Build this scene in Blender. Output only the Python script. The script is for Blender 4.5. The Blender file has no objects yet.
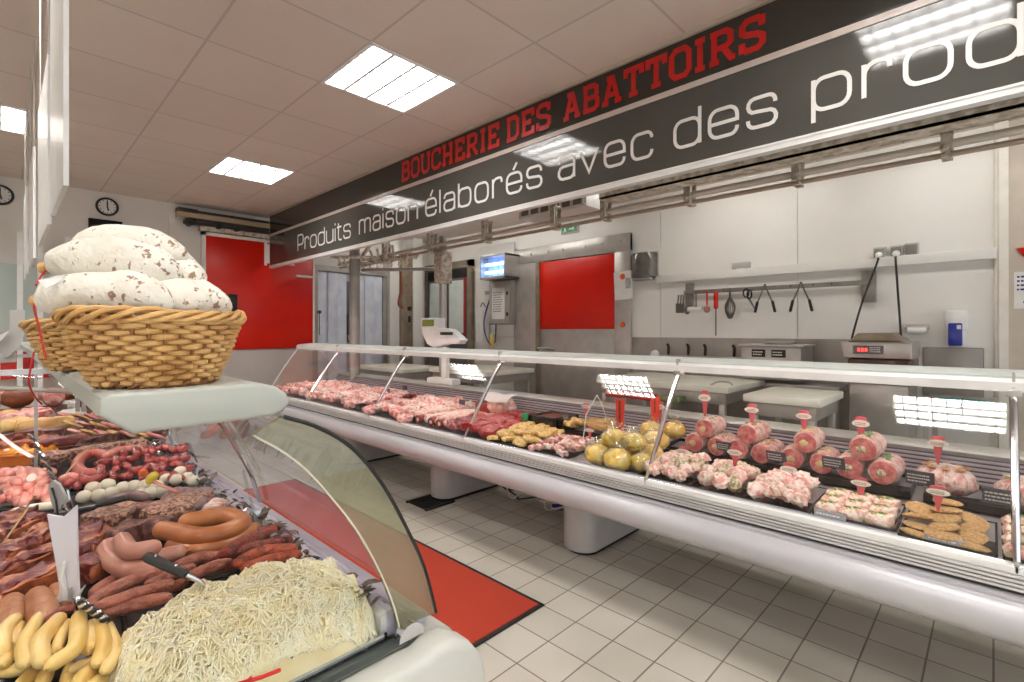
import bpy, bmesh, math, random
from mathutils import Vector, Matrix, noise
PI = math.pi
S = bpy.context.scene
COL = S.collection
EYE = 1.36
FOC, YAW, PX, PY = 495.64, .7999, 512.0, 331.08
FW = Vector((math.sin(YAW), math.cos(YAW), 0)); RT = Vector((math.cos(YAW), -math.sin(YAW), 0)); UP = Vector((0, 0, 1))


def at(px, py, X=None, Y=None, Z=None):
    """a point of the place that was measured in the photograph, on a known real plane"""
    d = FW + RT * ((px - PX) / FOC) - UP * ((py - PY) / FOC)
    if X is not None: t = X / d.x
    elif Y is not None: t = Y / d.y
    else: t = (Z - EYE) / d.z
    p = d * t
    return Vector((p.x, p.y, p.z + EYE))


def depth(p): return p.x * FW.x + p.y * FW.y


def lin(c):
    o = []
    for v in c[:3]:
        v = v / 255.0
        o.append(v / 12.92 if v <= .04045 else ((v + .055) / 1.055) ** 2.4)
    return (o[0], o[1], o[2], 1)


# ------------------------------------------------------------------ materials
MATS = {}


def M(name, col=(200, 200, 200), rough=.5, metal=0.0, col2=None, sc=8, lo=.35, hi=.65, bump=0, bsc=40, spec=.5, emit=0,
      ecol=None, alpha=1, det=4, coat=0, sss=0):
    if name in MATS: return MATS[name]
    m = bpy.data.materials.new(name); m.use_nodes = True
    nt = m.node_tree; N = nt.nodes; L = nt.links
    b = N['Principled BSDF']
    b.inputs['Roughness'].default_value = rough
    b.inputs['Metallic'].default_value = metal
    b.inputs['Specular IOR Level'].default_value = spec
    b.inputs['Alpha'].default_value = alpha
    if coat:
        b.inputs['Coat Weight'].default_value = coat; b.inputs['Coat Roughness'].default_value = .12
    tc = N.new('ShaderNodeTexCoord')
    oi = N.new('ShaderNodeObjectInfo')
    va = N.new('ShaderNodeVectorMath'); va.operation = 'ADD'
    sc3 = N.new('ShaderNodeVectorMath'); sc3.operation = 'SCALE'; sc3.inputs['Scale'].default_value = 9.0
    cx = N.new('ShaderNodeCombineXYZ')
    for k in range(3): L.new(oi.outputs['Random'], cx.inputs[k])
    L.new(cx.outputs[0], sc3.inputs[0])
    L.new(tc.outputs['Object'], va.inputs[0]); L.new(sc3.outputs[0], va.inputs[1])
    n = N.new('ShaderNodeTexNoise'); n.inputs['Scale'].default_value = sc; n.inputs['Detail'].default_value = det
    L.new(va.outputs[0], n.inputs['Vector'])
    r = N.new('ShaderNodeValToRGB')
    c1 = lin(col)
    c2 = lin(col2) if col2 else tuple(min(1, v * .9) for v in c1[:3]) + (1,)
    r.color_ramp.elements[0].position = lo; r.color_ramp.elements[1].position = hi
    r.color_ramp.elements[0].color = c1; r.color_ramp.elements[1].color = c2
    L.new(n.outputs['Fac'], r.inputs[0]); L.new(r.outputs[0], b.inputs['Base Color'])
    if bump:
        n2 = N.new('ShaderNodeTexNoise'); n2.inputs['Scale'].default_value = bsc; n2.inputs['Detail'].default_value = 3
        L.new(va.outputs[0], n2.inputs['Vector'])
        bp = N.new('ShaderNodeBump'); bp.inputs['Strength'].default_value = bump; bp.inputs['Distance'].default_value = .01
        L.new(n2.outputs['Fac'], bp.inputs['Height']); L.new(bp.outputs[0], b.inputs['Normal'])
    if emit:
        b.inputs['Emission Color'].default_value = lin(ecol or col); b.inputs['Emission Strength'].default_value = emit
    if sss:
        b.inputs['Subsurface Weight'].default_value = sss; b.inputs['Subsurface Radius'].default_value = (.01, .004, .003)
        b.inputs['Subsurface Scale'].default_value = .5
    MATS[name] = m
    return m


def glass_mat(name, tint=(235, 242, 238), ior=1.45, rough=.0, opaque=0.0, haze=(220, 220, 220)):
    """a thin pane: Fresnel mirror over clear, slightly tinted see-through, with an optional film of haze"""
    m = bpy.data.materials.new(name); m.use_nodes = True
    nt = m.node_tree; N = nt.nodes; L = nt.links
    N.remove(N['Principled BSDF'])
    out = N['Material Output']
    t = N.new('ShaderNodeBsdfTransparent'); t.inputs[0].default_value = lin(tint)
    g = N.new('ShaderNodeBsdfGlossy'); g.inputs['Roughness'].default_value = rough; g.inputs['Color'].default_value = (1, 1, 1, 1)
    lw = N.new('ShaderNodeLayerWeight'); lw.inputs['Blend'].default_value = .5
    pw = N.new('ShaderNodeMath'); pw.operation = 'POWER'; pw.inputs[1].default_value = 5
    f0 = ((ior - 1) / (ior + 1)) ** 2 * 1.8
    fr = N.new('ShaderNodeMath'); fr.operation = 'MULTIPLY_ADD'; fr.inputs[1].default_value = .92 - f0; fr.inputs[2].default_value = f0
    L.new(lw.outputs['Facing'], pw.inputs[0]); L.new(pw.outputs[0], fr.inputs[0])
    nn = N.new('ShaderNodeTexNoise'); nn.inputs['Scale'].default_value = 5
    mx = N.new('ShaderNodeMixShader')
    L.new(fr.outputs[0], mx.inputs[0]); L.new(t.outputs[0], mx.inputs[1]); L.new(g.outputs[0], mx.inputs[2])
    last = mx
    if opaque:
        d = N.new('ShaderNodeBsdfDiffuse'); d.inputs[0].default_value = lin(haze)
        m2 = N.new('ShaderNodeMixShader')
        mul = N.new('ShaderNodeMath'); mul.operation = 'MULTIPLY'; mul.inputs[1].default_value = opaque * 2
        L.new(nn.outputs['Fac'], mul.inputs[0]); L.new(mul.outputs[0], m2.inputs[0])
        L.new(mx.outputs[0], m2.inputs[1]); L.new(d.outputs[0], m2.inputs[2]); last = m2
    L.new(last.outputs[0], out.inputs[0])
    MATS[name] = m
    return m


def grid_mat(name, col, col2, grout, size, mortar, off, rough=.4, bump=.3, spk=None, vary=.5):
    m = bpy.data.materials.new(name); m.use_nodes = True
    nt = m.node_tree; N = nt.nodes; L = nt.links; b = N['Principled BSDF']
    b.inputs['Roughness'].default_value = rough
    ge = N.new('ShaderNodeNewGeometry')
    mp = N.new('ShaderNodeMapping'); mp.inputs['Location'].default_value = (-off[0] + 100 * size, -off[1] + 100 * size, 0)
    L.new(ge.outputs['Position'], mp.inputs['Vector'])
    br = N.new('ShaderNodeTexBrick'); br.offset = 0; br.squash = 1
    br.inputs['Scale'].default_value = 1; br.inputs['Brick Width'].default_value = size; br.inputs['Row Height'].default_value = size
    br.inputs['Mortar Size'].default_value = mortar; br.inputs['Mortar Smooth'].default_value = .1
    br.inputs['Color1'].default_value = lin(col); br.inputs['Color2'].default_value = lin(col2); br.inputs['Mortar'].default_value = lin(grout)
    L.new(mp.outputs[0], br.inputs['Vector'])
    n = N.new('ShaderNodeTexNoise'); n.inputs['Scale'].default_value = 2.2; n.inputs['Detail'].default_value = 5
    L.new(ge.outputs['Position'], n.inputs['Vector'])
    mx = N.new('ShaderNodeMixRGB'); mx.blend_type = 'MULTIPLY'; mx.inputs[0].default_value = vary
    rr = N.new('ShaderNodeValToRGB'); rr.color_ramp.elements[0].color = (.78, .76, .72, 1); rr.color_ramp.elements[0].position = .35
    rr.color_ramp.elements[1].position = .6
    L.new(n.outputs['Fac'], rr.inputs[0]); L.new(br.outputs['Color'], mx.inputs[1]); L.new(rr.outputs[0], mx.inputs[2])
    last = mx
    if spk:
        v = N.new('ShaderNodeTexNoise'); v.inputs['Scale'].default_value = spk; v.inputs['Detail'].default_value = 1
        L.new(ge.outputs['Position'], v.inputs['Vector'])
        r2 = N.new('ShaderNodeValToRGB'); r2.color_ramp.elements[0].position = .36; r2.color_ramp.elements[1].position = .5
        r2.color_ramp.elements[0].color = (.72, .7, .66, 1)
        L.new(v.outputs['Fac'], r2.inputs[0])
        m3 = N.new('ShaderNodeMixRGB'); m3.blend_type = 'MULTIPLY'; m3.inputs[0].default_value = .8
        L.new(mx.outputs[0], m3.inputs[1]); L.new(r2.outputs[0], m3.inputs[2]); last = m3
    L.new(last.outputs[0], b.inputs['Base Color'])
    bp = N.new('ShaderNodeBump'); bp.inputs['Strength'].default_value = bump; bp.inputs['Distance'].default_value = .004; bp.invert = True
    L.new(br.outputs['Fac'], bp.inputs['Height']); L.new(bp.outputs[0], b.inputs['Normal'])
    MATS[name] = m
    return m


# ------------------------------------------------------------------ mesh building
class MB:
    def __init__(s): s.bm = bmesh.new()

    def _face(s, vs):
        try: return s.bm.faces.new(vs)
        except ValueError: return None

    def box(s, x0, x1, y0, y1, z0, z1, bev=0, seg=2, rot=None, piv=None):
        g = bmesh.ops.create_cube(s.bm, size=1)
        vs = g['verts']
        for v in vs:
            v.co = Vector(((x0 + x1) / 2 + v.co.x * (x1 - x0), (y0 + y1) / 2 + v.co.y * (y1 - y0), (z0 + z1) / 2 + v.co.z * (z1 - z0)))
        if bev:
            es = list({e for v in vs for e in v.link_edges})
            r = bmesh.ops.bevel(s.bm, geom=es, offset=bev, segments=seg, affect='EDGES', profile=.5)
            vs = list({v for f in r['faces'] for v in f.verts} | {v for v in vs if v.is_valid})
        if rot is not None:
            p = Vector(piv) if piv else Vector(((x0 + x1) / 2, (y0 + y1) / 2, (z0 + z1) / 2))
            for v in vs: v.co = p + rot @ (v.co - p)
        return s

    def prism(s, pts, axis, a, b, bev=0, seg=2):
        """a closed outline (2 numbers per point: the other two axes in x,y,z order) pushed from a to b"""
        def mk(p, t):
            if axis == 'x': return (t, p[0], p[1])
            if axis == 'y': return (p[0], t, p[1])
            return (p[0], p[1], t)
        A = [s.bm.verts.new(mk(p, a)) for p in pts]; B = [s.bm.verts.new(mk(p, b)) for p in pts]
        n = len(pts); fs = [s._face(A), s._face(B[::-1])]
        for i in range(n): fs.append(s._face([A[i], B[i], B[(i + 1) % n], A[(i + 1) % n]]))
        fs = [f for f in fs if f]
        bmesh.ops.recalc_face_normals(s.bm, faces=fs)
        if bev:
            caps = [e for f in fs[:2] for e in f.edges]
            bmesh.ops.bevel(s.bm, geom=list(set(caps)), offset=bev, segments=seg, affect='EDGES', profile=.5)
        return s

    def tube(s, pts, r, n=8, cap=True, closed=False, flat=1.0):
        pts = [Vector(p) for p in pts]; m = len(pts)
        rs = r if isinstance(r, (list, tuple)) else [r] * m
        t0 = (pts[1] - pts[0]).normalized()
        u = t0.orthogonal().normalized() if abs(t0.z) > .95 else t0.cross(UP).normalized()
        rings = []
        for i in range(m):
            if closed: t = (pts[(i + 1) % m] - pts[i - 1])
            else: t = pts[min(i + 1, m - 1)] - pts[max(i - 1, 0)]
            t = t.normalized() if t.length > 1e-9 else t0
            u = (u - t * u.dot(t));  u = u.normalized() if u.length > 1e-6 else t.orthogonal().normalized()
            w = t.cross(u)
            rings.append([s.bm.verts.new(pts[i] + (u * math.cos(2 * PI * k / n) + w * math.sin(2 * PI * k / n) * flat) * rs[i]) for k in range(n)])
        for i in range(m if closed else m - 1):
            a, b = rings[i], rings[(i + 1) % m]
            for k in range(n): s._face([a[k], a[(k + 1) % n], b[(k + 1) % n], b[k]])
        if cap and not closed:
            s._face(rings[0][::-1]); s._face(rings[-1])
        return s

    def sausage(s, pts, r, n=10, sub=4, taper=.0, amp=0, seed=0, endr=1.0, nip=0):
        """a rounded-end tube through pts (smooth curve)"""
        c = spline(pts, sub)
        m = len(c); L = [0]
        for i in range(1, m): L.append(L[-1] + (c[i] - c[i - 1]).length)
        P, R = [], []
        # rounded ends
        d0 = (c[0] - c[1]).normalized(); d1 = (c[-1] - c[-2]).normalized(); e = r * endr
        for k in range(3, -1, -1):
            a = k / 3.0 * PI / 2 * .93
            P.append(c[0] + d0 * math.sin(a) * e); R.append(r * (1 - taper) * math.cos(a))
        for i in range(1, m - 1):
            f = L[i] / L[-1]; P.append(c[i]); R.append(r * (1 - taper * (abs(2 * f - 1) ** 2)))
        for k in range(0, 4):
            a = k / 3.0 * PI / 2 * .93
            P.append(c[-1] + d1 * math.sin(a) * e); R.append(r * (1 - taper) * math.cos(a))
        if nip:
            P.append(c[-1] + d1 * (e + nip)); R.append(r * .12)
            P.insert(0, c[0] + d0 * (e + nip)); R.insert(0, r * .12)
        k0 = len(s.bm.verts)
        s.tube(P, R, n)
        if amp:
            s.bm.verts.ensure_lookup_table()
            for v in list(s.bm.verts)[k0:]:
                v.co += noise.noise_vector(v.co * (1.1 / r) + Vector((seed * 7.1, 0, 0))) * amp
        return s

    def ball(s, c, r, nu=14, nv=9, amp=0, fr=3.0, seed=0, rot=None):
        c = Vector(c); r = (r, r, r) if not isinstance(r, (list, tuple)) else r
        top = None; rings = []
        def pt(th, ph):
            d = Vector((math.sin(th) * math.cos(ph), math.sin(th) * math.sin(ph), math.cos(th)))
            k = 1 + (amp * noise.fractal(d * fr + Vector((seed * 3.3, seed, 0)), 1, 2, 3) if amp else 0)
            p = Vector((d.x * r[0], d.y * r[1], d.z * r[2])) * k
            return c + (rot @ p if rot is not None else p)
        a = s.bm.verts.new(pt(0, 0)); z = s.bm.verts.new(pt(PI, 0))
        for i in range(1, nv): rings.append([s.bm.verts.new(pt(PI * i / nv, 2 * PI * k / nu)) for k in range(nu)])
        for k in range(nu):
            s._face([a, rings[0][k], rings[0][(k + 1) % nu]]); s._face([z, rings[-1][(k + 1) % nu], rings[-1][k]])
        for i in range(len(rings) - 1):
            for k in range(nu): s._face([rings[i][k], rings[i + 1][k], rings[i + 1][(k + 1) % nu], rings[i][(k + 1) % nu]])
        return s

    def lathe(s, prof, c=(0, 0, 0), n=24, ax=None):
        """prof: (radius, height) from the bottom up about a vertical axis through c"""
        c = Vector(c); rings = []
        q = UP.rotation_difference(Vector(ax)).to_matrix() if ax else Matrix.Identity(3)
        for (r, h) in prof: rings.append([s.bm.verts.new(c + q @ Vector((r * math.cos(2 * PI * k / n), r * math.sin(2 * PI * k / n), h))) for k in range(n)])
        for i in range(len(rings) - 1):
            for k in range(n): s._face([rings[i][k], rings[i][(k + 1) % n], rings[i + 1][(k + 1) % n], rings[i + 1][k]])
        if prof[0][0] > 1e-5: s._face(rings[0][::-1])
        if prof[-1][0] > 1e-5: s._face(rings[-1])
        return s

    def sheet(s, f, nu, nv, close=False):
        """grid of points f(i/nu, j/nv)"""
        V = [[s.bm.verts.new(f(i / nu, j / nv)) for j in range(nv + 1)] for i in range(nu + 1)]
        for i in range(nu):
            for j in range(nv): s._face([V[i][j], V[i + 1][j], V[i + 1][j + 1], V[i][j + 1]])
        return s

    def slab(s, c, size, rot=None, amp=.006, fr=18, seed=0, nx=8, ny=5, nz=3, rnd=.35):
        """a rough block with softened corners: cuts of meat"""
        c = Vector(c)
        N = max(nx, ny, nz) // 2 + 1; D = {}
        def V(i, j, k):
            if (i, j, k) in D: return D[(i, j, k)]
            p = Vector((2 * i / N - 1, 2 * j / N - 1, 2 * k / N - 1))
            sp = p.normalized() * max(abs(p.x), abs(p.y), abs(p.z)) * 1.18
            p = p.lerp(sp, rnd)
            p = Vector((p.x * size[0] / 2, p.y * size[1] / 2, p.z * size[2] / 2))
            p += noise.noise_vector(p * fr + Vector((seed * 5.3, seed * 1.7, 0))) * amp
            D[(i, j, k)] = s.bm.verts.new(c + (rot @ p if rot is not None else p)); return D[(i, j, k)]
        for a in range(N):
            for b in range(N):
                s._face([V(a, b, 0), V(a, b + 1, 0), V(a + 1, b + 1, 0), V(a + 1, b, 0)]); s._face([V(a, b, N), V(a + 1, b, N), V(a + 1, b + 1, N), V(a, b + 1, N)])
                s._face([V(a, 0, b), V(a + 1, 0, b), V(a + 1, 0, b + 1), V(a, 0, b + 1)]); s._face([V(a, N, b), V(a, N, b + 1), V(a + 1, N, b + 1), V(a + 1, N, b)])
                s._face([V(0, a, b), V(0, a, b + 1), V(0, a + 1, b + 1), V(0, a + 1, b)]); s._face([V(N, a, b), V(N, a + 1, b), V(N, a + 1, b + 1), V(N, a, b + 1)])
        return s

    def build(s, name, mat, parent=None, smooth=40, solid=0):
        me = bpy.data.meshes.new(name)
        s.bm.normal_update()
        s.bm.to_mesh(me); s.bm.free()
        o = bpy.data.objects.new(name, me); COL.objects.link(o)
        if parent is None:
            vs = me.vertices; n = len(vs)
            xs = [v.co for v in vs]
            c = Vector(((min(v.x for v in xs) + max(v.x for v in xs)) / 2, (min(v.y for v in xs) + max(v.y for v in xs)) / 2, min(v.z for v in xs)))
            me.transform(Matrix.Translation(-c)); o.location = c; ORG[o.name] = c
        else:
            me.transform(Matrix.Translation(-org_of(parent)))
            o.parent = parent
        if mat:
            for mm in (mat if isinstance(mat, (list, tuple)) else [mat]): me.materials.append(mm)
        if smooth:
            me.polygons.foreach_set('use_smooth', [True] * len(me.polygons))
            if smooth < 180: me.set_sharp_from_angle(angle=math.radians(smooth))
        LAST[0] = o
        return o


LAST = [None]
ORG = {}   # where a thing's Empty stands: parts are built in the coordinates of the place and moved into the thing's own


def thing(name, label, cat, loc=(0, 0, 0), group=None):
    o = bpy.data.objects.new(name, None); COL.objects.link(o)
    o.empty_display_size = .05; o.location = loc
    ORG[o.name] = Vector(loc)
    o['label'] = label; o['category'] = cat
    if group: o['group'] = group
    return o


def tag(o, label, cat, group=None, kind=None):
    o['label'] = label; o['category'] = cat
    if group: o['group'] = group
    if kind: o['kind'] = kind
    return o


def struct(o, label=None, cat=None):
    o['kind'] = 'structure'
    if label: o['label'] = label
    if cat: o['category'] = cat
    return o


def org_of(o):
    while o.name not in ORG: o = o.parent
    return ORG[o.name]


def dup(root, loc, rz=None, label=None, group=None, scale=None):
    r = root.copy(); COL.objects.link(r); r.location = loc
    if rz is not None: r.rotation_euler = (root.rotation_euler.x, root.rotation_euler.y, rz)
    if scale: r.scale = scale if isinstance(scale, (list, tuple)) else (scale,) * 3
    if label: r['label'] = label
    if group: r['group'] = group
    for ch in list(root.children):
        c = ch.copy(); COL.objects.link(c); c.parent = r
        for g in ch.children:
            d = g.copy(); COL.objects.link(d); d.parent = c
    return r


def spline(pts, sub=4):
    P = [Vector(p) for p in pts]
    if len(P) < 3:
        return [P[0].lerp(P[1], i / (sub * 1.0)) for i in range(sub + 1)]
    out = []
    Q = [P[0] * 2 - P[1]] + P + [P[-1] * 2 - P[-2]]
    for i in range(1, len(Q) - 2):
        p0, p1, p2, p3 = Q[i - 1:i + 3]
        for k in range(sub):
            t = k / sub
            out.append(.5 * ((2 * p1) + (p2 - p0) * t + (2 * p0 - 5 * p1 + 4 * p2 - p3) * t * t + (3 * p1 - p0 - 3 * p2 + p3) * t ** 3))
    out.append(P[-1].copy())
    return out


def rotz(a): return Matrix.Rotation(a, 3, 'Z')


ORD = ['first', 'second', 'third', 'fourth', 'fifth', 'sixth', 'seventh', 'eighth', 'ninth', 'tenth', 'eleventh', 'twelfth', 'thirteenth',
       'fourteenth', 'fifteenth', 'sixteenth', 'seventeenth', 'eighteenth', 'nineteenth', 'twentieth']
# ================================================================== materials of the place
M('white_pvc', (236, 234, 229), .32, col2=(231, 229, 223), sc=1.5)
M('white_wall', (228, 223, 216), .6, col2=(221, 216, 208), sc=2)
M('cove', (238, 234, 224), .35)
M('steel', (190, 187, 182), .34, .45, col2=(174, 170, 164), sc=6)
M('steel_matt', (168, 163, 156), .45, .3, col2=(154, 149, 142), sc=5)
M('galv', (214, 205, 190), .5, .1, col2=(164, 153, 136), sc=26, lo=.4, hi=.62)
M('alu', (216, 214, 213), .3, .25)
M('alu_white', (244, 243, 241), .25, .0)
M('chrome', (225, 225, 228), .12, 1.0)
M('red_door', (208, 32, 12), .3, col2=(200, 24, 8), sc=3, spec=.3)
M('black', (22, 21, 21), .45)
M('black_gloss', (20, 19, 20), .15)
M('dark_tray', (34, 28, 27), .2, col2=(44, 36, 33), sc=9)
M('smoke', (84, 80, 75), .15, col2=(112, 107, 98), sc=9)
M('rack_steel', (146, 141, 134), .35, .3, col2=(126, 121, 114), sc=8)
M('tool_dark', (110, 106, 100), .35, .4)
M('white_plastic', (238, 237, 234), .3)
M('grey_plastic', (186, 184, 180), .35)
M('bumper', (196, 194, 198), .36, .15, col2=(190, 188, 192), sc=3)
M('pedestal', (196, 192, 190), .45, .1)
M('rib_dark', (70, 66, 66), .5)
M('counter_grey', (196, 196, 188), .42, col2=(192, 192, 183), sc=3)
M('board', (240, 237, 226), .45, col2=(232, 228, 214), sc=6)
M('red_rubber', (190, 32, 22), .45)
M('blue_plastic', (36, 52, 150), .2)
M('teal', (78, 168, 165), .4)
M('green_sign', (30, 120, 74), .4, emit=.15)
M('orange', (226, 96, 30), .35)
M('paper', (236, 234, 230), .7)
M('tube_on', (255, 255, 255), .4, emit=26, ecol=(255, 253, 250))
M('uv_tube', (190, 210, 255), .4, emit=5, ecol=(150, 190, 255))
M('case_tube', (255, 255, 255), .4, emit=9, ecol=(255, 230, 228))
M('reflector', (245, 244, 240), .25, .0)
M('sign_dark', (76, 75, 71), .07, col2=(72, 71, 67), sc=2, spec=.55)
M('sign_darker', (52, 50, 45), .1, col2=(49, 47, 42), sc=2, spec=.5)
M('sign_white', (238, 236, 232), .35)
M('sign_red', (190, 16, 8), .4)
M('trim_pale', (206, 192, 184), .3)
M('copper', (150, 90, 60), .5, .3)
M('strip_pvc', (226, 232, 242), .25, col2=(208, 216, 230), sc=7)
M('brown_steel', (150, 136, 118), .42, .25, col2=(128, 114, 97), sc=7)
M('green_lcd', (120, 138, 52), .3)
M('screen', (60, 64, 70), .1)
M('cord_black', (20, 19, 18), .6)
M('hose_blue', (40, 60, 120), .4)
M('glove', (226, 206, 120), .55)
M('mat_red', (200, 70, 44), .95, col2=(172, 50, 30), sc=260, lo=.4, hi=.6, bump=.6, bsc=500)
M('rubber', (30, 28, 27), .7)
glass_mat('glass', (244, 247, 245))
glass_mat('end_glass', (250, 251, 250), 1.1)
glass_mat('edge_glass', (222, 222, 202), 1.5, .04, .2, (176, 170, 140))
glass_mat('plexi', (240, 243, 244), 1.45)
glass_mat('film', (246, 246, 244), 1.6, .1, .06, (244, 244, 240))

# ================================================================== setting
FAR = 6.92; BACK = 5.07; CEIL = 2.865
X0, X1, Y0, Y1 = -2.9, 5.45, -2.9, 7.3
m = MB(); m.box(X0, X1, Y0, Y1, -.08, 0)
struct(m.build('floor', grid_mat('floor_tiles', (214, 208, 196), (206, 200, 188), (134, 125, 115), .2, .0036, (1.869 % .2, 1.600 % .2), .38, .35, 320), smooth=0),
       'pale beige square tiled shop floor', 'floor')
cells = []
GX, GY = .7378, 2.3175
LIGHTS = [(i, j) for i in (-5, -2, 1) for j in (-8, -4, 0, 4)]
m = MB()
for i in range(-6, 8):
    for j in range(-9, 9):
        if (i, j) in LIGHTS: continue
        a, b = GX + .6 * i, GY + .6 * j
        if a > X1 or a + .6 < X0 or b > Y1 or b + .6 < Y0: continue
        v = [m.bm.verts.new(p) for p in ((max(a, X0), max(b, Y0), CEIL), (max(a, X0), min(b + .6, Y1), CEIL), (min(a + .6, X1), min(b + .6, Y1), CEIL), (min(a + .6, X1), max(b, Y0), CEIL))]
        m._face(v)
bmesh.ops.remove_doubles(m.bm, verts=m.bm.verts, dist=.0005)
struct(m.build('ceiling', grid_mat('ceiling_tiles', (219, 207, 197), (215, 203, 193), (194, 182, 172), .6, .007, (GX % .6, GY % .6), .85, .3, None, .15), smooth=0),
       'suspended ceiling of beige square tiles', 'ceiling')
m = MB(); m.box(X0, X1, FAR, FAR + .12, 0, CEIL + .1)
struct(m.build('wall_far', MATS['white_wall'], smooth=0), 'pale end wall of the shop behind the red door', 'wall')
m = MB(); m.box(BACK, BACK + .12, -.14, FAR, 0, CEIL + .1)
m.box(BACK - .012, BACK, 1.285, 2.63, 0, CEIL); m.box(BACK - .012, BACK, -.03, 1.277, 0, CEIL); m.box(BACK - .012, BACK, 2.638, 3.0, 0, CEIL)
struct(m.build('wall_back', MATS['white_pvc'], smooth=0), 'white panelled wall behind the butcher counter', 'wall')
m = MB(); m.box(BACK - .03, BACK + .12, -2.9, -.075, 0, CEIL + .1)
struct(m.build('wall_right', M('wall_beige', (205, 193, 178), .5), smooth=0), 'beige wall beyond the white corner post', 'wall')
m = MB(); m.box(BACK - .06, BACK, -.078, -.028, 0, CEIL); m.tube([(BACK - .03, -.02, 0), (BACK - .03, -.02, CEIL)], .018)
struct(m.build('trim_1', MATS['cove'], smooth=30), 'white corner post at the end of the back wall', 'trim')
m = MB(); m.box(X0 - .1, X0, Y0, Y1, 0, CEIL + .1)
struct(m.build('wall_left', MATS['white_wall'], smooth=0), 'white side wall of the shop', 'wall')
m = MB()
m.box(BACK - .022, BACK - .012, .82, 2.99, .1, 1.29)
struct(m.build('trim_2', MATS['steel_matt'], smooth=0), 'brushed steel splashback along the back wall', 'trim')
m = MB(); m.box(BACK - .026, BACK - .012, .05, .4, .85, 1.235, bev=.012)
struct(m.build('trim_3', MATS['steel_matt']), 'small steel splash plate below the soap dispenser', 'trim')
# shelf-like ledge of the wall
m = MB(); m.box(BACK - .07, BACK - .011, -.02, 2.66, 1.885, 1.965, bev=.006)
tag(m.build('wall_ledge', MATS['white_pvc'], smooth=30), 'long white ledge running across the back wall under the sockets', 'ledge')

# ================================================================== ceiling lights
def ceiling_light(i, j, label, proto=None):
    cx, cy = GX + .6 * i + .3, GY + .6 * j + .3
    if proto: return dup(proto, (cx, cy, CEIL), label=label, group='recessed ceiling lights')
    t = thing('ceiling_light', label, 'ceiling light', (cx, cy, CEIL), 'recessed ceiling lights')
    a = .2995
    m = MB(); w = .022
    for s in (-1, 1):
        m.box(cx - a, cx + a, cy + s * a - (w if s > 0 else 0), cy + s * a + (0 if s > 0 else w), CEIL - .006, CEIL + .01)
        m.box(cx + s * a - (w if s > 0 else 0), cx + s * a + (0 if s > 0 else w), cy - a, cy + a, CEIL - .006, CEIL + .01)
    m.build('frame', MATS['alu_white'], t, smooth=0)
    m = MB()
    m.box(cx - a, cx + a, cy - a, cy + a, CEIL + .085, CEIL + .09)
    for s in (-1, 1):
        m.box(cx + s * a - .004, cx + s * a + .004, cy - a, cy + a, CEIL, CEIL + .09); m.box(cx - a, cx + a, cy + s * a - .004, cy + s * a + .004, CEIL, CEIL + .09)
    m.build('housing', MATS['reflector'], t, smooth=0)
    for k in range(4):
        x = cx - a + .6 * (k + .5) / 4
        m = MB(); m.box(x - .05, x + .05, cy - .272, cy + .272, CEIL + .034, CEIL + .05, bev=.006)
        m.build('lamp_tube', MATS['tube_on'], t)
    m = MB()
    for k in range(1, 4): m.box(cx - a + .15 * k - .009, cx - a + .15 * k + .009, cy - .28, cy + .28, CEIL - .002, CEIL + .03)
    for k in range(1, 8): m.box(cx - .28, cx + .28, cy - a + .075 * k - .0022, cy - a + .075 * k + .0022, CEIL + .004, CEIL + .03)
    m.build('louvre', MATS['alu'], t, smooth=0)
    return t
LN = {(1, 0): 'large lit ceiling light panel above the shop aisle near the red lettering', (1, 4): 'smaller looking lit ceiling panel further along the aisle towards the red door',
      (-2, 4): 'lit ceiling panel at the edge of the view above the sausage counter', (1, -4): 'ceiling light panel mirrored large in the dark fascia sign'}
p0 = ceiling_light(1, 0, LN[(1, 0)])
rest = ['entrance', 'entrance wall', 'side wall', 'shop window', 'till', 'far corner', 'side aisle', 'wall cabinet']
k = 0
for (i, j) in LIGHTS:
    if (i, j) == (1, 0): continue
    if (i, j) in LN: ceiling_light(i, j, LN[(i, j)], p0)
    else: ceiling_light(i, j, 'lit square ceiling panel over the %s outside the view' % rest[k % 8], p0); k += 1
# fluorescent battens above the staff side, behind the fascia
def batten(x, y, label, proto=None):
    if proto: return dup(proto, (x, y, CEIL), label=label, group='battens over the staff side')
    t = thing('batten_light', label, 'ceiling light', (x, y, CEIL), 'battens over the staff side')
    m = MB(); m.box(x - .06, x + .06, y - .6, y + .6, CEIL - .05, CEIL - .002); m.build('housing', MATS['white_plastic'], t)
    for s in (-1, 1):
        m = MB(); m.tube([(x + s * .035, y - .57, CEIL - .07), (x + s * .035, y + .57, CEIL - .07)], .016, 8); m.build('lamp_tube', M('batten_tube', (255, 255, 255), .4, emit=14, ecol=(255, 252, 246)), t)
    return t
b0 = batten(4.25, .1, 'white batten light on the ceiling above the vacuum packer')
batten(4.25, 1.75, 'white batten light on the ceiling above the knife rack', b0)
batten(4.25, 4.3, 'white batten light on the ceiling before the cold room door', b0)
batten(4.1, 6.0, 'white batten light on the ceiling near the strip curtains', b0)

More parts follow.
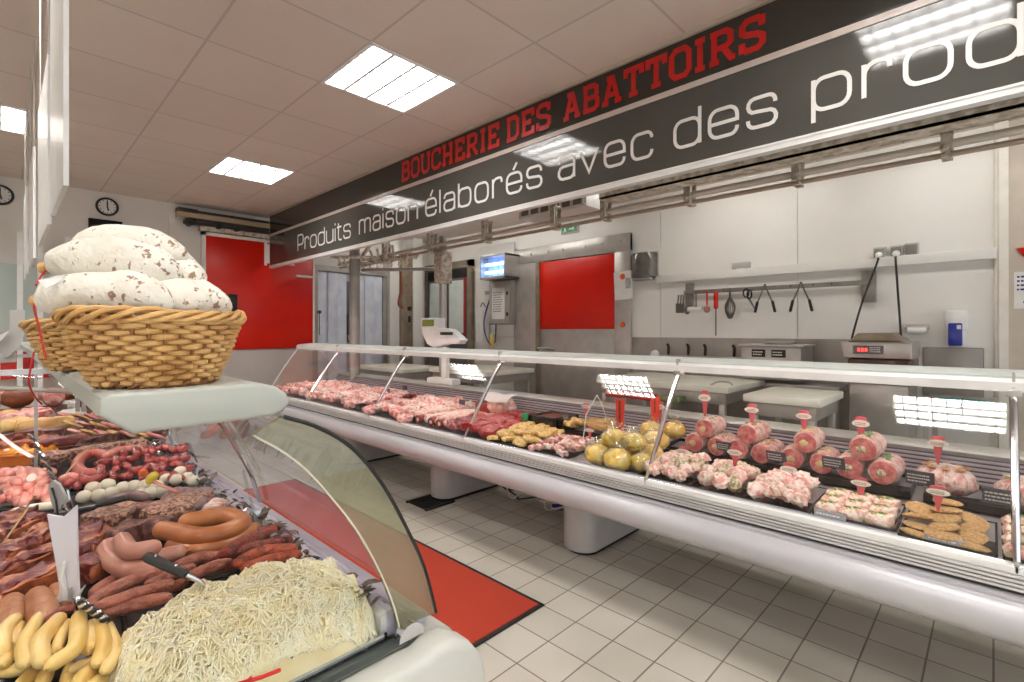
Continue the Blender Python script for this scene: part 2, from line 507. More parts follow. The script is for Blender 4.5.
# ================================================================== fascia sign
def rr(x0, y0, x1, y1, r, n=5):
    o = []
    for (cx, cy, a) in ((x1 - r, y1 - r, 0), (x0 + r, y1 - r, 90), (x0 + r, y0 + r, 180), (x1 - r, y0 + r, 270)):
        for k in range(n + 1):
            t = math.radians(a + 90 * k / n); o.append((cx + r * math.cos(t), cy + r * math.sin(t)))
    return o
def arc(cx, cy, r, a0, a1, n=5): return [(cx + r * math.cos(math.radians(a0 + (a1 - a0) * k / n)), cy + r * math.sin(math.radians(a0 + (a1 - a0) * k / n))) for k in range(n + 1)]
W = 1.12; R = .34
def bowl(): return ('c', rr(0, 0, W, 1, R))
G = {
    'o': (W, [bowl()]), 'p': (W, [bowl(), ('o', [(0, -.36), (0, 1.0)])]), 'd': (W, [bowl(), ('o', [(W, 0), (W, 1.36)])]), 'b': (W, [bowl(), ('o', [(0, 0), (0, 1.36)])]),
    'r': (.72, [('o', [(0, 0), (0, 1)]), ('o', [(0, .62)] + arc(R, 1 - R, R, 165, 90) + [(.5, 1)] + arc(.55, .83, .17, 90, 0) + [(.72, .74)])]),
    'u': (W, [('o', [(0, 1)] + arc(R, R, R, 180, 270) + arc(W - R, R, R, 270, 360)), ('o', [(W, 0), (W, 1)])]),
    'n': (W, [('o', [(0, 0), (0, 1)]), ('o', arc(R, 1 - R, R, 180, 90) + arc(W - R, 1 - R, R, 90, 0) + [(W, 0)])]),
    'm': (1.75, [('o', [(0, 0), (0, 1)]), ('o', arc(.28, .72, .28, 180, 90) + arc(.6, .72, .28, 90, 0) + [(.88, 0)]), ('o', [(.88, .6)] + arc(1.16, .72, .28, 165, 90) + arc(1.47, .72, .28, 90, 0) + [(1.75, 0)])]),
    'i': (0.02, [('o', [(0, 0), (0, 1)]), ('o', [(0, 1.22), (0, 1.38)])]), 'l': (.02, [('o', [(0, 0), (0, 1.36)])]),
    't': (.66, [('o', [(.16, 1.3)] + arc(.4, .24, .24, 180, 270) + [(.66, 0)]), ('o', [(-.06, 1), (.62, 1)])]),
    's': (1.02, [('o', [(1.0, .72)] + arc(.76, .76, .24, 0, 90) + arc(.24, .76, .24, 90, 250) + [(.3, .53), (.72, .49)] + arc(.78, .24, .25, 80, -90) + arc(.24, .24, .24, 270, 180) + [(0, .28)])]),
    'e': (W, [('o', [(W, .27)] + arc(W - .27, .27, .27, 0, -90) + arc(R, R, R, 270, 180) + arc(R, 1 - R, R, 180, 90) + arc(W - R, 1 - R, R, 90, 0) + [(W, .5), (0.02, .5)])]),
    'c': (W - .06, [('o', [(W - .06, .26)] + arc(W - .32, .26, .26, 0, -90) + arc(R, R, R, 270, 180) + arc(R, 1 - R, R, 180, 90) + arc(W - .32, .74, .26, 90, 0)[:-1] + [(W - .06, .74)])]),
    'a': (1.04, [('o', [(.02, .74)] + arc(.27, .75, .25, 180, 90) + arc(.76, .72, .28, 90, 0) + [(1.04, 0)]), ('o', [(1.04, .57), (.28, .57)] + arc(.28, .285, .285, 90, 270) + [(.76, 0)] + arc(.76, .28, .28, 270, 360))]),
    'v': (1.1, [('o', [(0, 1), (.55, .02), (1.1, 1)])]),
    'P': (1.1, [('o', [(0, 0), (0, 1.36)]), ('o', [(0, 1.36), (.8, 1.36)] + arc(.8, 1.06, .3, 90, 0) + arc(.8, .82, .3, 0, -90) + [(0, .52)])]),
}
G['é'] = (W, G['e'][1] + [('o', [(.5, 1.16), (.78, 1.5)])])
def stroke(m, pts, w, closed, mp):
    P = [Vector((p[0], p[1], 0)) for p in pts]
    Q = [P[0]]
    for p in P[1:]:
        if (p - Q[-1]).length > 1e-4: Q.append(p)
    if closed and (Q[0] - Q[-1]).length < 1e-4: Q.pop()
    P = Q; n = len(P); Lf = []; Rt = []
    for i in range(n):
        a = P[i] - P[i - 1] if (i > 0 or closed) else P[1] - P[0]
        b = P[(i + 1) % n] - P[i] if (i < n - 1 or closed) else P[-1] - P[-2]
        a.normalize(); b.normalize()
        na, nb = Vector((-a.y, a.x, 0)), Vector((-b.y, b.x, 0))
        q = (na + nb); q = q.normalized() if q.length > .2 else na
        q = q * min(1.8, 1 / max(.35, q.dot(na)))
        Lf.append(P[i] + q * w / 2); Rt.append(P[i] - q * w / 2)
    F = [[m.bm.verts.new(mp(p.x, p.y, h)) for p in row] for h in (0, 1) for row in (Lf, Rt)]
    for i in range(n if closed else n - 1):
        j = (i + 1) % n
        l0, r0, l1, r1 = F
        for q in ([l1[i], r1[i], r1[j], l1[j]], [l0[i], l0[j], r0[j], r0[i]], [l0[i], l1[i], l1[j], l0[j]], [r0[i], r0[j], r1[j], r1[i]]): m._face(q)
    if not closed:
        for i in (0, n - 1): m._face([F[0][i], F[1][i], F[3][i], F[2][i]])
SX = 2.42
sign = thing('fascia_sign', 'long dark grey hanging fascia sign with red and white French lettering above the counter', 'sign', (SX, 2, 2.17))
m = MB(); m.box(SX, SX + .03, -2.5, 6.72, 2.2, 2.585); m.build('lower_panel', MATS['sign_dark'], sign, smooth=0)
m = MB(); m.box(SX, SX + .03, -2.5, 6.72, 2.607, 2.855); m.build('upper_panel', MATS['sign_darker'], sign, smooth=0)
m = MB(); m.box(SX - .006, SX + .035, -2.5, 6.725, 2.582, 2.611); m.build('middle_trim', MATS['trim_pale'], sign, smooth=0)
m = MB(); m.box(SX - .008, SX + .04, -2.5, 6.725, 2.172, 2.188); m.box(SX - .004, SX + .04, -2.5, 6.725, 2.188, 2.197); m.box(SX - .009, SX + .035, -2.5, 6.725, 2.196, 2.206)
m.build('bottom_trim', MATS['alu_white'], sign, smooth=0)
m = MB(); m.box(SX - .02, SX + .035, -2.5, 6.72, 2.845, 2.8645); m.build('top_trim', M('top_trim_beige', (190, 176, 160), .4), sign, smooth=0)
m = MB(); m.box(SX - .002, SX + .034, 6.72, 6.728, 2.18, 2.86); m.build('end_cap', MATS['steel_matt'], sign, smooth=0)
xh = .133
for word, ya, yb in (('Produits', at(298, 240, X=SX).y, at(350.5, 240, X=SX).y), ('maison', at(359.5, 230, X=SX).y, at(417.5, 230, X=SX).y), ('élaborés', at(426, 210, X=SX).y, at(541.5, 200, X=SX).y), ('avec', at(559, 170, X=SX).y, at(652, 160, X=SX).y), ('des', at(675, 150, X=SX).y, at(776, 120, X=SX).y), ('prod', at(813.5, 100, X=SX).y, at(1020.5, 60, X=SX).y)):
    gap = .42; m = MB()
    if word == 'Produits': gap = .36
    tot = sum(G[c][0] for c in word) + gap * (len(word) - 1)
    sx = (ya - yb) / tot; u = 0
    for c in word:
        for lv, (kind, pts) in enumerate(G[c][1]):
            # strokes keep one width: draw in sign units, x scaled
            st = [(x * sx / xh, y) for x, y in pts]
            mp2 = lambda x, y, h, u=u, sx=sx, ya=ya, lv=lv: Vector((SX + .002 - (.005 + .0006 * lv) * h, ya - u * sx - x * xh, 2.298 + y * xh))
            stroke(m, st, .125, kind == 'c', mp2)
        u += G[c][0] + gap
    m.build('white_word', MATS['sign_white'], sign, smooth=0)
# slab-serif capitals
SL = {
    'B': (.8, [('o', [(.12, 0), (.12, 1)]), ('o', [(0, 1), (.55, 1), (.7, .9), (.7, .62), (.58, .52), (.12, .52)]), ('o', [(.58, .52), (.74, .4), (.74, .12), (.58, 0), (0, 0)])]),
    'O': (.78, [('c', [(.2, 0), (.58, 0), (.74, .18), (.74, .82), (.58, 1), (.2, 1), (.04, .82), (.04, .18)])]),
    'U': (.84, [('o', [(.12, 1), (.12, .18), (.28, 0), (.56, 0), (.72, .18), (.72, 1)]), ('o', [(-.04, 1), (.28, 1)]), ('o', [(.56, 1), (.88, 1)])]),
    'C': (.76, [('o', [(.74, .25), (.72, .14), (.56, 0), (.2, 0), (.04, .18), (.04, .82), (.2, 1), (.56, 1), (.72, .86), (.72, .7)]), ('o', [(.72, .68), (.72, 1.05)])]),
    'H': (.86, [('o', [(.14, 0), (.14, 1)]), ('o', [(.72, 0), (.72, 1)]), ('o', [(.14, .5), (.72, .5)])] + [('o', [(x - .15, y), (x + .15, y)]) for x in (.14, .72) for y in (0, 1)]),
    'E': (.76, [('o', [(.14, 0), (.14, 1)]), ('o', [(0, 1), (.7, 1), (.7, .74)]), ('o', [(0, 0), (.72, 0), (.72, .28)]), ('o', [(.14, .5), (.5, .5)]), ('o', [(.5, .38), (.5, .62)])]),
    'R': (.86, [('o', [(.14, 0), (.14, 1)]), ('o', [(0, 1), (.56, 1), (.72, .88), (.72, .58), (.56, .46), (.14, .46)]), ('o', [(.46, .46), (.74, 0), (.88, 0)]), ('o', [(-.02, 0), (.32, 0)])]),
    'I': (.36, [('o', [(.18, 0), (.18, 1)]), ('o', [(0, 0), (.36, 0)]), ('o', [(0, 1), (.36, 1)])]),
    'D': (.8, [('o', [(.14, 0), (.14, 1)]), ('o', [(0, 1), (.56, 1), (.74, .82), (.74, .18), (.56, 0), (0, 0)])]),
    'S': (.76, [('o', [(.7, .72), (.7, .86), (.56, 1), (.2, 1), (.05, .86), (.05, .64), (.2, .54), (.56, .46), (.72, .36), (.72, .14), (.56, 0), (.2, 0), (.05, .14), (.05, .28)]), ('o', [(.7, .7), (.7, 1.04)]), ('o', [(.05, -.04), (.05, .3)])]),
    'A': (.9, [('o', [(.14, 0), (.42, 1), (.5, 1), (.78, 0)]), ('o', [(.24, .32), (.68, .32)]), ('o', [(-.02, 0), (.3, 0)]), ('o', [(.62, 0), (.94, 0)]), ('o', [(.22, 1), (.5, 1)])]),
    'T': (.8, [('o', [(.4, 0), (.4, 1)]), ('o', [(.04, .72), (.04, 1), (.76, 1), (.76, .72)]), ('o', [(.2, 0), (.6, 0)])]),
}
for word, ya, yb, h in (('BOUCHERIE', 3.68, at(499, 150, X=SX).y, .172), ('DES', at(507, 140, X=SX).y, at(550, 120, X=SX).y, .172), ('ABATTOIRS', at(564, 110, X=SX).y, at(764, 50, X=SX).y, .165)):
    m = MB(); gap = .2; tot = sum(SL[c][0] for c in word) + gap * (len(word) - 1); sx = (ya - yb) / tot; u = 0
    for q, c in enumerate(word):
        hh = h
        for lv, (kind, pts) in enumerate(SL[c][1]):
            mp2 = lambda x, y, hgt, u=u, sx=sx, ya=ya, hh=hh, lv=lv: Vector((SX + .002 - (.005 + .0006 * lv) * hgt, ya - u * sx - x * hh, 2.648 + y * hh))
            stroke(m, [(x * sx / hh, .09 + y * .84) for x, y in pts], .17, kind == 'c', mp2)
        u += SL[c][0] + gap
    m.build('red_word', MATS['sign_red'], sign, smooth=0)

# ================================================================== overhead meat rail
rail = thing('meat_rail', 'pair of steel overhead meat rails hung on brackets behind the fascia sign', 'rail', (3.2, 2, 2.2)); rail.location.z = 2.222; ORG[rail.name] = Vector((3.2, 2, 2.2))
m = MB(); m.tube([(3.2, -2.6, 2.245), (3.2, 6.4, 2.245)], .02, 10); m.build('rail', M('rail_pale', (222, 212, 200), .4, .1), rail)
m = MB(); m.tube([(3.22, -2.6, 2.2), (3.22, 6.4, 2.2)], .014, 10); m.build('rail', M('rail_brown', (186, 168, 152), .4, .1), rail)
for y in (-.5, .162, .809, 1.453, 2.112, 2.6, 3.44, 4.3, 5.2):
    m = MB()
    m.box(3.15, 3.158, y - .022, y + .022, 2.2, 2.38); m.box(3.242, 3.25, y - .022, y + .022, 2.2, 2.38)
    m.box(3.15, 3.25, y - .022, y + .022, 2.36, 2.372); m.box(3.15, 3.25, y - .02, y + .02, 2.175, 2.187)
    m.tube([(3.2, y, 2.17), (3.2, y, 2.6)], .012, 6); m.tube([(3.13, y, 2.215), (3.27, y, 2.215)], .01, 6)
    m.build('hanger_bracket', MATS['galv'], rail, smooth=30)
m = MB(); m.box(2.5, 2.62, -2.5, 1.7, 2.15, 2.162); m.box(2.5, 2.51, -2.5, 1.7, 2.15, 2.28); m.box(2.61, 2.62, -2.5, 1.7, 2.15, 2.22)
tag(m.build('support_beam', MATS['galv'], smooth=0), 'galvanised steel beam just behind the bottom edge of the fascia sign', 'beam')
m = MB(); m.box(3.1, 3.32, -2.5, 6.3, 2.6, 2.62); m.box(3.1, 3.32, -2.5, 6.3, 2.68, 2.7); m.box(3.2, 3.22, -2.5, 6.3, 2.62, 2.68)
tag(m.build('support_beam', MATS['galv'], smooth=0), 'galvanised steel beam carrying the overhead meat rails', 'beam')
# ================================================================== things on the back wall
B = BACK - .012
def scribble(m, o, u, v, w, h, rows, seed, nrm, fill=.8):
    """rows of tiny raised dashes: print too small to read"""
    rnd = random.Random(seed); o = Vector(o); u = Vector(u); v = Vector(v); nrm = Vector(nrm)
    for r in range(rows):
        x = 0; y = h * (1 - (r + .7) / rows); t = h / rows * .42
        while x < w * fill:
            l = w * rnd.uniform(.05, .14)
            if x + l > w: break
            q = [o + u * a + v * b + nrm * .0012 for a, b in ((x, y), (x + l, y), (x + l, y + t), (x, y + t))]
            m._face([m.bm.verts.new(p) for p in q]); x += l + w * .03
# sockets
def socket(y, z, label, plug):
    t = thing('wall_socket', label, 'socket', (B, y, z), 'wall sockets')
    m = MB(); m.box(B - .045, B, y - .042, y + .042, z, z + .115, bev=.008); m.build('casing', MATS['grey_plastic'], t)
    m = MB(); m.box(B - .056, B - .044, y - .034, y + .034, z + .02, z + .1, bev=.005); m.build('lid', M('clear_grey', (140, 136, 130), .2), t)
    if plug:
        m = MB(); m.lathe([(.024, 0), (.026, .012), (.02, .04), (.009, .062)], (B - .05, y, z + .05), 14, ax=(-1, 0, -.35)); m.build('plug', MATS['white_plastic'], t)
socket(.672, 1.935, 'grey wall socket with a plugged in cord, nearest the twin plate', True)
socket(.56, 1.935, 'grey wall socket with a plugged in cord, middle of the three', True)
socket(.464, 1.945, 'grey empty wall socket at the right end of the three', False)
t = thing('junction_box', 'small grey junction box standing on the white ledge above the knife rack', 'box', (B, 1.76, 1.965))
m = MB(); m.box(B - .05, B, 1.685, 1.85, 1.965, 2.03, bev=.006); m.build('casing', MATS['grey_plastic'], t)
m = MB(); m.box(B - .06, B - .02, 1.73, 1.81, 1.9, 1.97, bev=.01); m.build('plug', MATS['white_plastic'], t)
def cord(pts, label):
    m = MB(); m.tube(spline(pts, 8), .008, 6); tag(m.build('power_cord', MATS['cord_black']), label, 'cord', 'cords of the vacuum packer')
cord([(B - .09, .672, 1.96), (B - .12, .68, 1.9), (4.85, .76, 1.6), (4.66, .8, 1.3), (4.62, .79, 1.26)], 'slanting black power cord from wall socket to vacuum packer')
cord([(B - .09, .56, 1.96), (B - .12, .555, 1.9), (4.86, .53, 1.6), (4.7, .5, 1.36), (4.68, .5, 1.3)], 'upright black power cord hanging from socket to vacuum packer')

# knife rack with its tools
M('pinkish', (176, 120, 110), .5)
t = thing('tool_rack', 'stainless steel bar rack for kitchen tools below the white ledge', 'rack', (B, 1.5, 1.7))
m = MB(); m.box(B - .055, B - .04, .72, 2.34, 1.745, 1.785, bev=.003); m.build('bar', MATS['rack_steel'], t)
for y, w, z0, z1, nm in ((.745, .05, 1.6, 1.865, 'end_plate'), (2.29, .04, 1.62, 1.86, 'end_plate')):
    m = MB(); m.box(B - .04, B, y - w, y + w, z0, z1, bev=.004)
    for k in (z0 + .03, z1 - .03): m.tube([(B - .05, y, k), (B - .03, y, k)], .012, 10)
    m.build(nm, MATS['rack_steel'], t)
m = MB()
for y in (1.0, 1.14, 1.32, 1.7, 1.92): m.tube([(B - .055, y, 1.765), (B - .075, y, 1.762), (B - .085, y, 1.775)], .004, 6)
m.build('hook', MATS['black'], t)
X = B - .09
def tongs(y, label, sp=.085, L=.24):
    t = thing('tongs', label, 'tongs', (X, y, 1.76 - L), 'tongs on the tool rack')
    for s in (-1, 1):
        m = MB(); m.tube(spline([(X, y + s * .006, 1.785), (X, y + s * .02, 1.74), (X, y + s * sp * .8, 1.62)], 5), .007, 6); m.build('arm', MATS['tool_dark'], t)
        m = MB(); m.sausage([(X, y + s * sp * .78, 1.63), (X, y + s * sp, 1.545)], .013, 8); m.build('tip', MATS['black'], t)
    m = MB(); m.tube([(X, y, 1.775), (X, y, 1.8)], .01, 6); m.build('ring', MATS['tool_dark'], t)
tongs(1.532, 'black tipped steel tongs hanging next to the scissors'); tongs(1.232, 'black tipped steel tongs hanging apart near the rack middle')
t = thing('scissors', 'black handled scissors hanging on the tool rack', 'scissors', (X, 1.69, 1.56))
m = MB(); m.tube([(X, 1.70 + .025 * math.cos(a), 1.725 + .04 * math.sin(a)) for a in [k * PI / 6 for k in range(12)]], .008, 6, closed=True)
m.tube([(X, 1.67 + .02 * math.cos(a), 1.71 + .04 * math.sin(a)) for a in [k * PI / 6 for k in range(12)]], .008, 6, closed=True); m.build('handle', MATS['black'], t)
m = MB(); m.prism([(1.70, 1.69), (1.665, 1.68), (1.60, 1.53)], 'x', X - .003, X + .003); m.build('blade', MATS['tool_dark'], t)
t = thing('whisk', 'bundle of grey wire whisk loops hanging on the tool rack', 'whisk', (X, 1.85, 1.5))
m = MB(); m.tube([(X, 1.85, 1.78), (X, 1.85, 1.7)], .012, 8); m.build('handle', MATS['tool_dark'], t)
m = MB()
for k in range(7):
    a = k * PI / 7; c, s = math.cos(a), math.sin(a)
    m.tube(spline([(X, 1.85, 1.71), (X + .03 * s, 1.85 + .05 * c, 1.6), (X + .01 * s, 1.85 + .025 * c, 1.5), (X, 1.85, 1.49), (X - .02 * s, 1.85 - .045 * c, 1.58), (X, 1.85, 1.71)], 4), .004, 5)
m.build('wire_loops', MATS['tool_dark'], t)
t = thing('sharpening_steel', 'sharpening steel with a red handle hanging long on the tool rack', 'sharpening steel', (X, 1.988, 1.32))
m = MB(); m.sausage([(X, 1.988, 1.735), (X, 1.988, 1.6)], .022, 10); m.build('handle', MATS['red_door'], t)
m = MB(); m.tube([(X, 1.988, 1.6), (X, 1.988, 1.315)], .007, 8); m.build('rod', MATS['tool_dark'], t)
t = thing('pastry_brush', 'small round red and white brush hanging on the tool rack', 'brush', (X, 2.078, 1.52))
m = MB(); m.tube([(X, 2.078, 1.76), (X, 2.078, 1.62)], .009, 8); m.build('handle', MATS['red_door'], t)
m = MB(); m.lathe([(.03, -.012), (.036, 0), (.03, .012)], (X, 2.078, 1.58), 14, ax=(-1, 0, 0)); m.build('disc', MATS['pinkish'], t)
t = thing('twine_holder', 'white twine roll on a steel holder hanging on the tool rack', 'twine holder', (X, 2.2, 1.53))
m = MB(); m.tube([(X, 2.19, 1.77), (X, 2.19, 1.59)], .007, 8); m.build('stem', MATS['tool_dark'], t)
m = MB(); m.tube([(X, 2.28, 1.585), (X, 2.13, 1.585)], .024, 12); m.build('twine_roll', MATS['white_plastic'], t)
m = MB(); m.lathe([(.045, -.008), (.048, 0), (.045, .008)], (X, 2.285, 1.58), 14, ax=(0, 1, 0)); m.build('end_disc', MATS['tool_dark'], t)
t = thing('spatula_bundle', 'bundle of short steel spatulas hanging at the rack end plate', 'spatulas', (X, 2.36, 1.55))
for k in range(3):
    m = MB(); y = 2.32 + .025 * k; m.tube([(X - .01 * k, y, 1.74), (X - .01 * k, y + .01, 1.64)], .007, 6); m.box(X - .012 - .01 * k, X - .008 - .01 * k, y - .008, y + .026, 1.55, 1.65); m.build('spatula', MATS['tool_dark'], t)
# vertical knives in a magnetic strip near the rail
t = thing('knife_strip', 'steel magnetic strip holding knives low on the splashback', 'knife strip', (B, 2.1, 1.1))
m = MB(); m.box(B - .04, B - .01, 1.7, 2.75, 1.06, 1.1, bev=.004); m.build('strip', MATS['steel'], t)
for y, lb in ((2.512, 'black handled knife on the splashback strip, beside the white dome'), (2.29, 'black handled knife on the splashback strip, second from the white dome'), (2.111, 'black handled knife on the splashback strip, third from the white dome'), (1.825, 'black handled knife on the splashback strip, nearest the steel scale box')):
    k = thing('knife', lb, 'knife', (B - .06, y, .92), 'knives on the splashback strip')
    m = MB(); m.sausage([(B - .055, y, 1.12), (B - .06, y - .005, 1.19), (B - .06, y + .006, 1.215)], .015, 8); m.build('handle', MATS['black'], k)
    m = MB(); m.prism([(y - .015, 1.11), (y + .015, 1.11), (y + .01, .94), (y - .012, .98)], 'x', B - .05, B - .047); m.build('blade', MATS['steel'], k)
m = MB(); m.lathe([(.05, 1.085), (.05, 1.11), (.04, 1.135), (.02, 1.15), (0, 1.153)], (B - .06, 2.664, 0), 18)
m.box(B - .1, B, 2.63, 2.7, 1.075, 1.09)
tag(m.build('dome_lamp', MATS['white_plastic']), 'small white domed cap on the splashback beside the knives', 'cap')
# soap and paper dispensers
t = thing('soap_dispenser', 'white soap dispenser with a blue window on the back wall', 'soap dispenser', (B, .2, 1.245))
m = MB(); m.box(B - .1, B, .135, .265, 1.36, 1.515, bev=.016); m.box(B - .085, B, .145, .255, 1.245, 1.37, bev=.012); m.build('casing', MATS['white_plastic'], t)
m = MB(); m.box(B - .108, B - .08, .165, .245, 1.25, 1.42, bev=.008); m.build('window', MATS['blue_plastic'], t)
m = MB(); m.box(B - .1101, B - .107, .172, .196, 1.375, 1.405); m.build('sticker', MATS['paper'], t, smooth=0)
t = thing('paper_holder', 'grey wall holder with a white paper roll beside the soap dispenser', 'paper holder', (B, .43, 1.345))
m = MB(); m.box(B - .05, B, .355, .51, 1.38, 1.415, bev=.004); m.build('bracket', MATS['steel'], t)
m = MB(); m.tube([(B - .05, .37, 1.365), (B - .05, .49, 1.365)], .026, 14); m.build('paper_roll', MATS['paper'], t)
t = thing('towel_dispenser', 'smoky black paper towel dispenser on the wall beside the cold room door', 'towel dispenser', (B, 2.8, 1.93))
m = MB(); m.prism([(B, 2.65), (B, 2.97), (B - .05, 2.97), (B - .13, 2.90), (B - .15, 2.81), (B - .13, 2.71), (B - .05, 2.65)], 'z', 1.96, 2.23, bev=.01); m.build('cover', MATS['smoke'], t, smooth=50)
m = MB(); m.box(B - .03, B, 2.645, 2.975, 1.945, 2.245, bev=.006); m.box(B - .1, B, 2.70, 2.93, 1.93, 1.96, bev=.006); m.build('back_plate', MATS['grey_plastic'], t)
m = MB(); m.tube([(B - .07, 2.75, 2.1), (B - .07, 2.88, 2.1)], .06, 14); m.build('paper_roll', MATS['paper'], t)
# notices on the right
t = thing('wall_notice', 'white notice with blue and red print at the right edge of the wall', 'notice', (BACK - .04, -.2, 1.5))
m = MB(); m.box(BACK - .034, BACK - .031, -.33, -.105, 1.52, 1.78); m.build('sheet', MATS['paper'], t, smooth=0)
m = MB(); scribble(m, (BACK - .034, -.12, 1.64), (0, -1, 0), (0, 0, 1), .19, .12, 4, 3, (-1, 0, 0)); m.build('print', M('blue_print', (40, 50, 120), .5), t, smooth=0)
m = MB(); m.prism([(-.15, 1.56), (-.19, 1.545), (-.26, 1.55), (-.26, 1.6), (-.2, 1.625), (-.16, 1.6)], 'x', BACK - .0362, BACK - .0345); m.build('emblem', MATS['blue_plastic'], t, smooth=0)
m = MB(); m.prism([(-.12, 1.945), (-.3, 1.97), (-.3, 1.80), (-.17, 1.86)], 'x', BACK - .05, BACK - .031)
tag(m.build('wall_plaque', MATS['red_door'], smooth=0), 'dark red sign cut by the right edge of the view', 'sign')

# ================================================================== cold room door, cabinet and fly killer
t = thing('door_1', 'steel cold room door with a big red panel in the back wall', 'door', (B, 3.9, 0)); struct(t)
m = MB()
m.box(B - .05, B, 2.98, 3.19, 0, 2.47, bev=.004); m.box(B - .05, B, 4.40, 4.83, 0, 2.47, bev=.004); m.box(B - .055, B, 2.98, 4.83, 2.285, 2.49, bev=.004)
m.build('door_frame', MATS['steel'], t)
m = MB()
for y in (3.1, 3.35, 3.6, 3.95, 4.2, 4.5): m.tube([(B - .052, y, 2.4), (B - .062, y, 2.4)], .016, 10)
m.build('bolt', MATS['steel_matt'], t)
m = MB(); m.box(B - .035, B - .005, 3.19, 4.40, 0, 1.385, bev=.004); m.build('lower_panel', MATS['steel'], t)
m = MB(); m.box(B - .04, B - .008, 3.19, 4.36, 1.385, 2.275, bev=.004); m.build('red_panel', MATS['red_door'], t)
m = MB(); m.box(B - .07, B - .03, 4.35, 4.41, .2, 2.28, bev=.006); m.build('edge_strip', MATS['brown_steel'], t)
m = MB(); m.tube(spline([(B - .05, 4.36, 1.12), (B - .11, 4.33, 1.135), (B - .12, 4.2, 1.13), (B - .11, 4.05, 1.12)], 5), .016, 8); m.lathe([(.03, 0), (.03, .05), (.02, .06)], (B - .05, 4.33, 1.1), 12); m.build('handle', MATS['chrome'], t)
t = thing('door_notice', 'white notice sheet held by an orange magnet on the door frame', 'notice', (B - .06, 3.05, 1.72))
m = MB(); m.box(B - .0525, B - .0505, 2.95, 3.19, 1.725, 2.05, rot=Matrix.Rotation(-.05, 3, 'X')); m.build('sheet', MATS['paper'], t, smooth=0)
m = MB(); m.box(B - .054, B - .0526, 2.97, 3.04, 1.85, 1.97); m.build('picture', M('picture_teal', (120, 150, 150), .5, col2=(200, 190, 190), sc=40), t, smooth=0)
for z, lb in ((2.02, 'round orange magnet holding the notice on the steel door frame'), (1.465, 'lone round orange magnet below the notice on the steel door frame')):
    m = MB(); m.lathe([(.032, 0), (.034, .006), (.03, .014), (0, .016)], (B - .054, 3.075, z - .03), 18, ax=(-1, 0, 0)); tag(m.build('magnet', MATS['orange']), lb, 'magnet', 'orange magnets')
t = thing('exit_sign', 'small green emergency exit sign above the cold room door', 'sign', (B, 3.88, 2.61))
m = MB(); m.box(B - .02, B, 3.745, 4.01, 2.605, 2.715, bev=.003); m.build('frame', MATS['grey_plastic'], t)
m = MB(); m.box(B - .023, B - .019, 3.757, 3.998, 2.617, 2.703); m.build('face', MATS['green_sign'], t, smooth=0)
m = MB(); x = B - .0245
m.tube([(x, 3.95, 2.69), (x, 3.952, 2.688)], .008, 8); stroke(m, [(3.955, 2.68), (3.94, 2.655), (3.925, 2.63)], .012, False, lambda a, b, h: Vector((x - .001 * h, a, b)))
stroke(m, [(3.94, 2.655), (3.96, 2.635), (3.975, 2.63)], .01, False, lambda a, b, h: Vector((x - .001 * h, a, b))); stroke(m, [(3.95, 2.675), (3.925, 2.668)], .009, False, lambda a, b, h: Vector((x - .001 * h, a, b)))
m.prism([(3.79, 2.66), (3.82, 2.685), (3.82, 2.668), (3.88, 2.668), (3.88, 2.652), (3.82, 2.652), (3.82, 2.635)], 'x', x - .001, x); m.build('pictogram', MATS['sign_white'], t, smooth=0)
t = thing('fly_killer', 'steel fly killer box with glowing blue tubes above the control cabinet', 'fly killer', (B - .1, 4.95, 2.09))
fx0, fx1, fy0, fy1, fz0, fz1 = 4.72, B, 4.72, 5.22, 2.085, 2.42
m = MB(); m.box(fx0, fx1, fy0, fy1, fz1 - .03, fz1, bev=.004); m.box(fx0, fx1, fy0, fy1, fz0, fz0 + .03, bev=.004)
m.box(fx0, fx1, fy0, fy0 + .02, fz0, fz1); m.box(fx0, fx1, fy1 - .02, fy1, fz0, fz1); m.box(fx1 - .02, fx1, fy0, fy1, fz0, fz1); m.build('casing', MATS['steel'], t)
for z in (fz0 + .1, fz0 + .21):
    m = MB(); m.tube([(fx0 + .08, fy0 + .04, z), (fx0 + .08, fy1 - .04, z)], .02, 10); m.build('lamp_tube', MATS['uv_tube'], t)
m = MB(); m.box(fx0 + .14, fx0 + .15, fy0 + .02, fy1 - .02, fz0 + .03, fz1 - .03); m.build('glue_board', M('blue_white', (200, 214, 245), .5), t, smooth=0)
m = MB()
for k in range(1, 4): m.box(fx0, fx0 + .004, fy0 + k * .125 - .003, fy0 + k * .125 + .003, fz0 + .03, fz1 - .03)
for k in range(1, 4): m.box(fx0, fx0 + .004, fy0 + .02, fy1 - .02, fz0 + .08 * k, fz0 + .08 * k + .005)
m.build('grille', MATS['steel'], t, smooth=0)
t = thing('control_cabinet', 'grey steel electrical cabinet with a white notice on its door', 'cabinet', (B - .1, 4.95, 1.44))
cx = B - .16
m = MB(); m.box(cx, B, 4.78, 5.22, 1.45, 2.07, bev=.008); m.build('body', MATS['steel_matt'], t)
m = MB(); m.box(cx - .02, cx, 4.8, 5.2, 1.47, 2.05, bev=.006); m.build('door', MATS['steel'], t)
d = LAST[0]
m = MB(); m.box(cx - .035, cx - .018, 4.815, 4.84, 1.86, 1.91, bev=.004); m.box(cx - .035, cx - .018, 4.815, 4.84, 1.57, 1.62, bev=.004); m.build('lock', MATS['black'], d)
m = MB(); m.box(cx - .023, cx - .02, 4.88, 5.13, 1.53, 1.97); m.build('label_sheet', MATS['paper'], d, smooth=0)
m = MB(); scribble(m, (cx - .023, 5.11, 1.62), (0, -1, 0), (0, 0, 1), .2, .3, 9, 5, (-1, 0, 0)); m.build('print', M('grey_print', (120, 118, 130), .5), d, smooth=0)
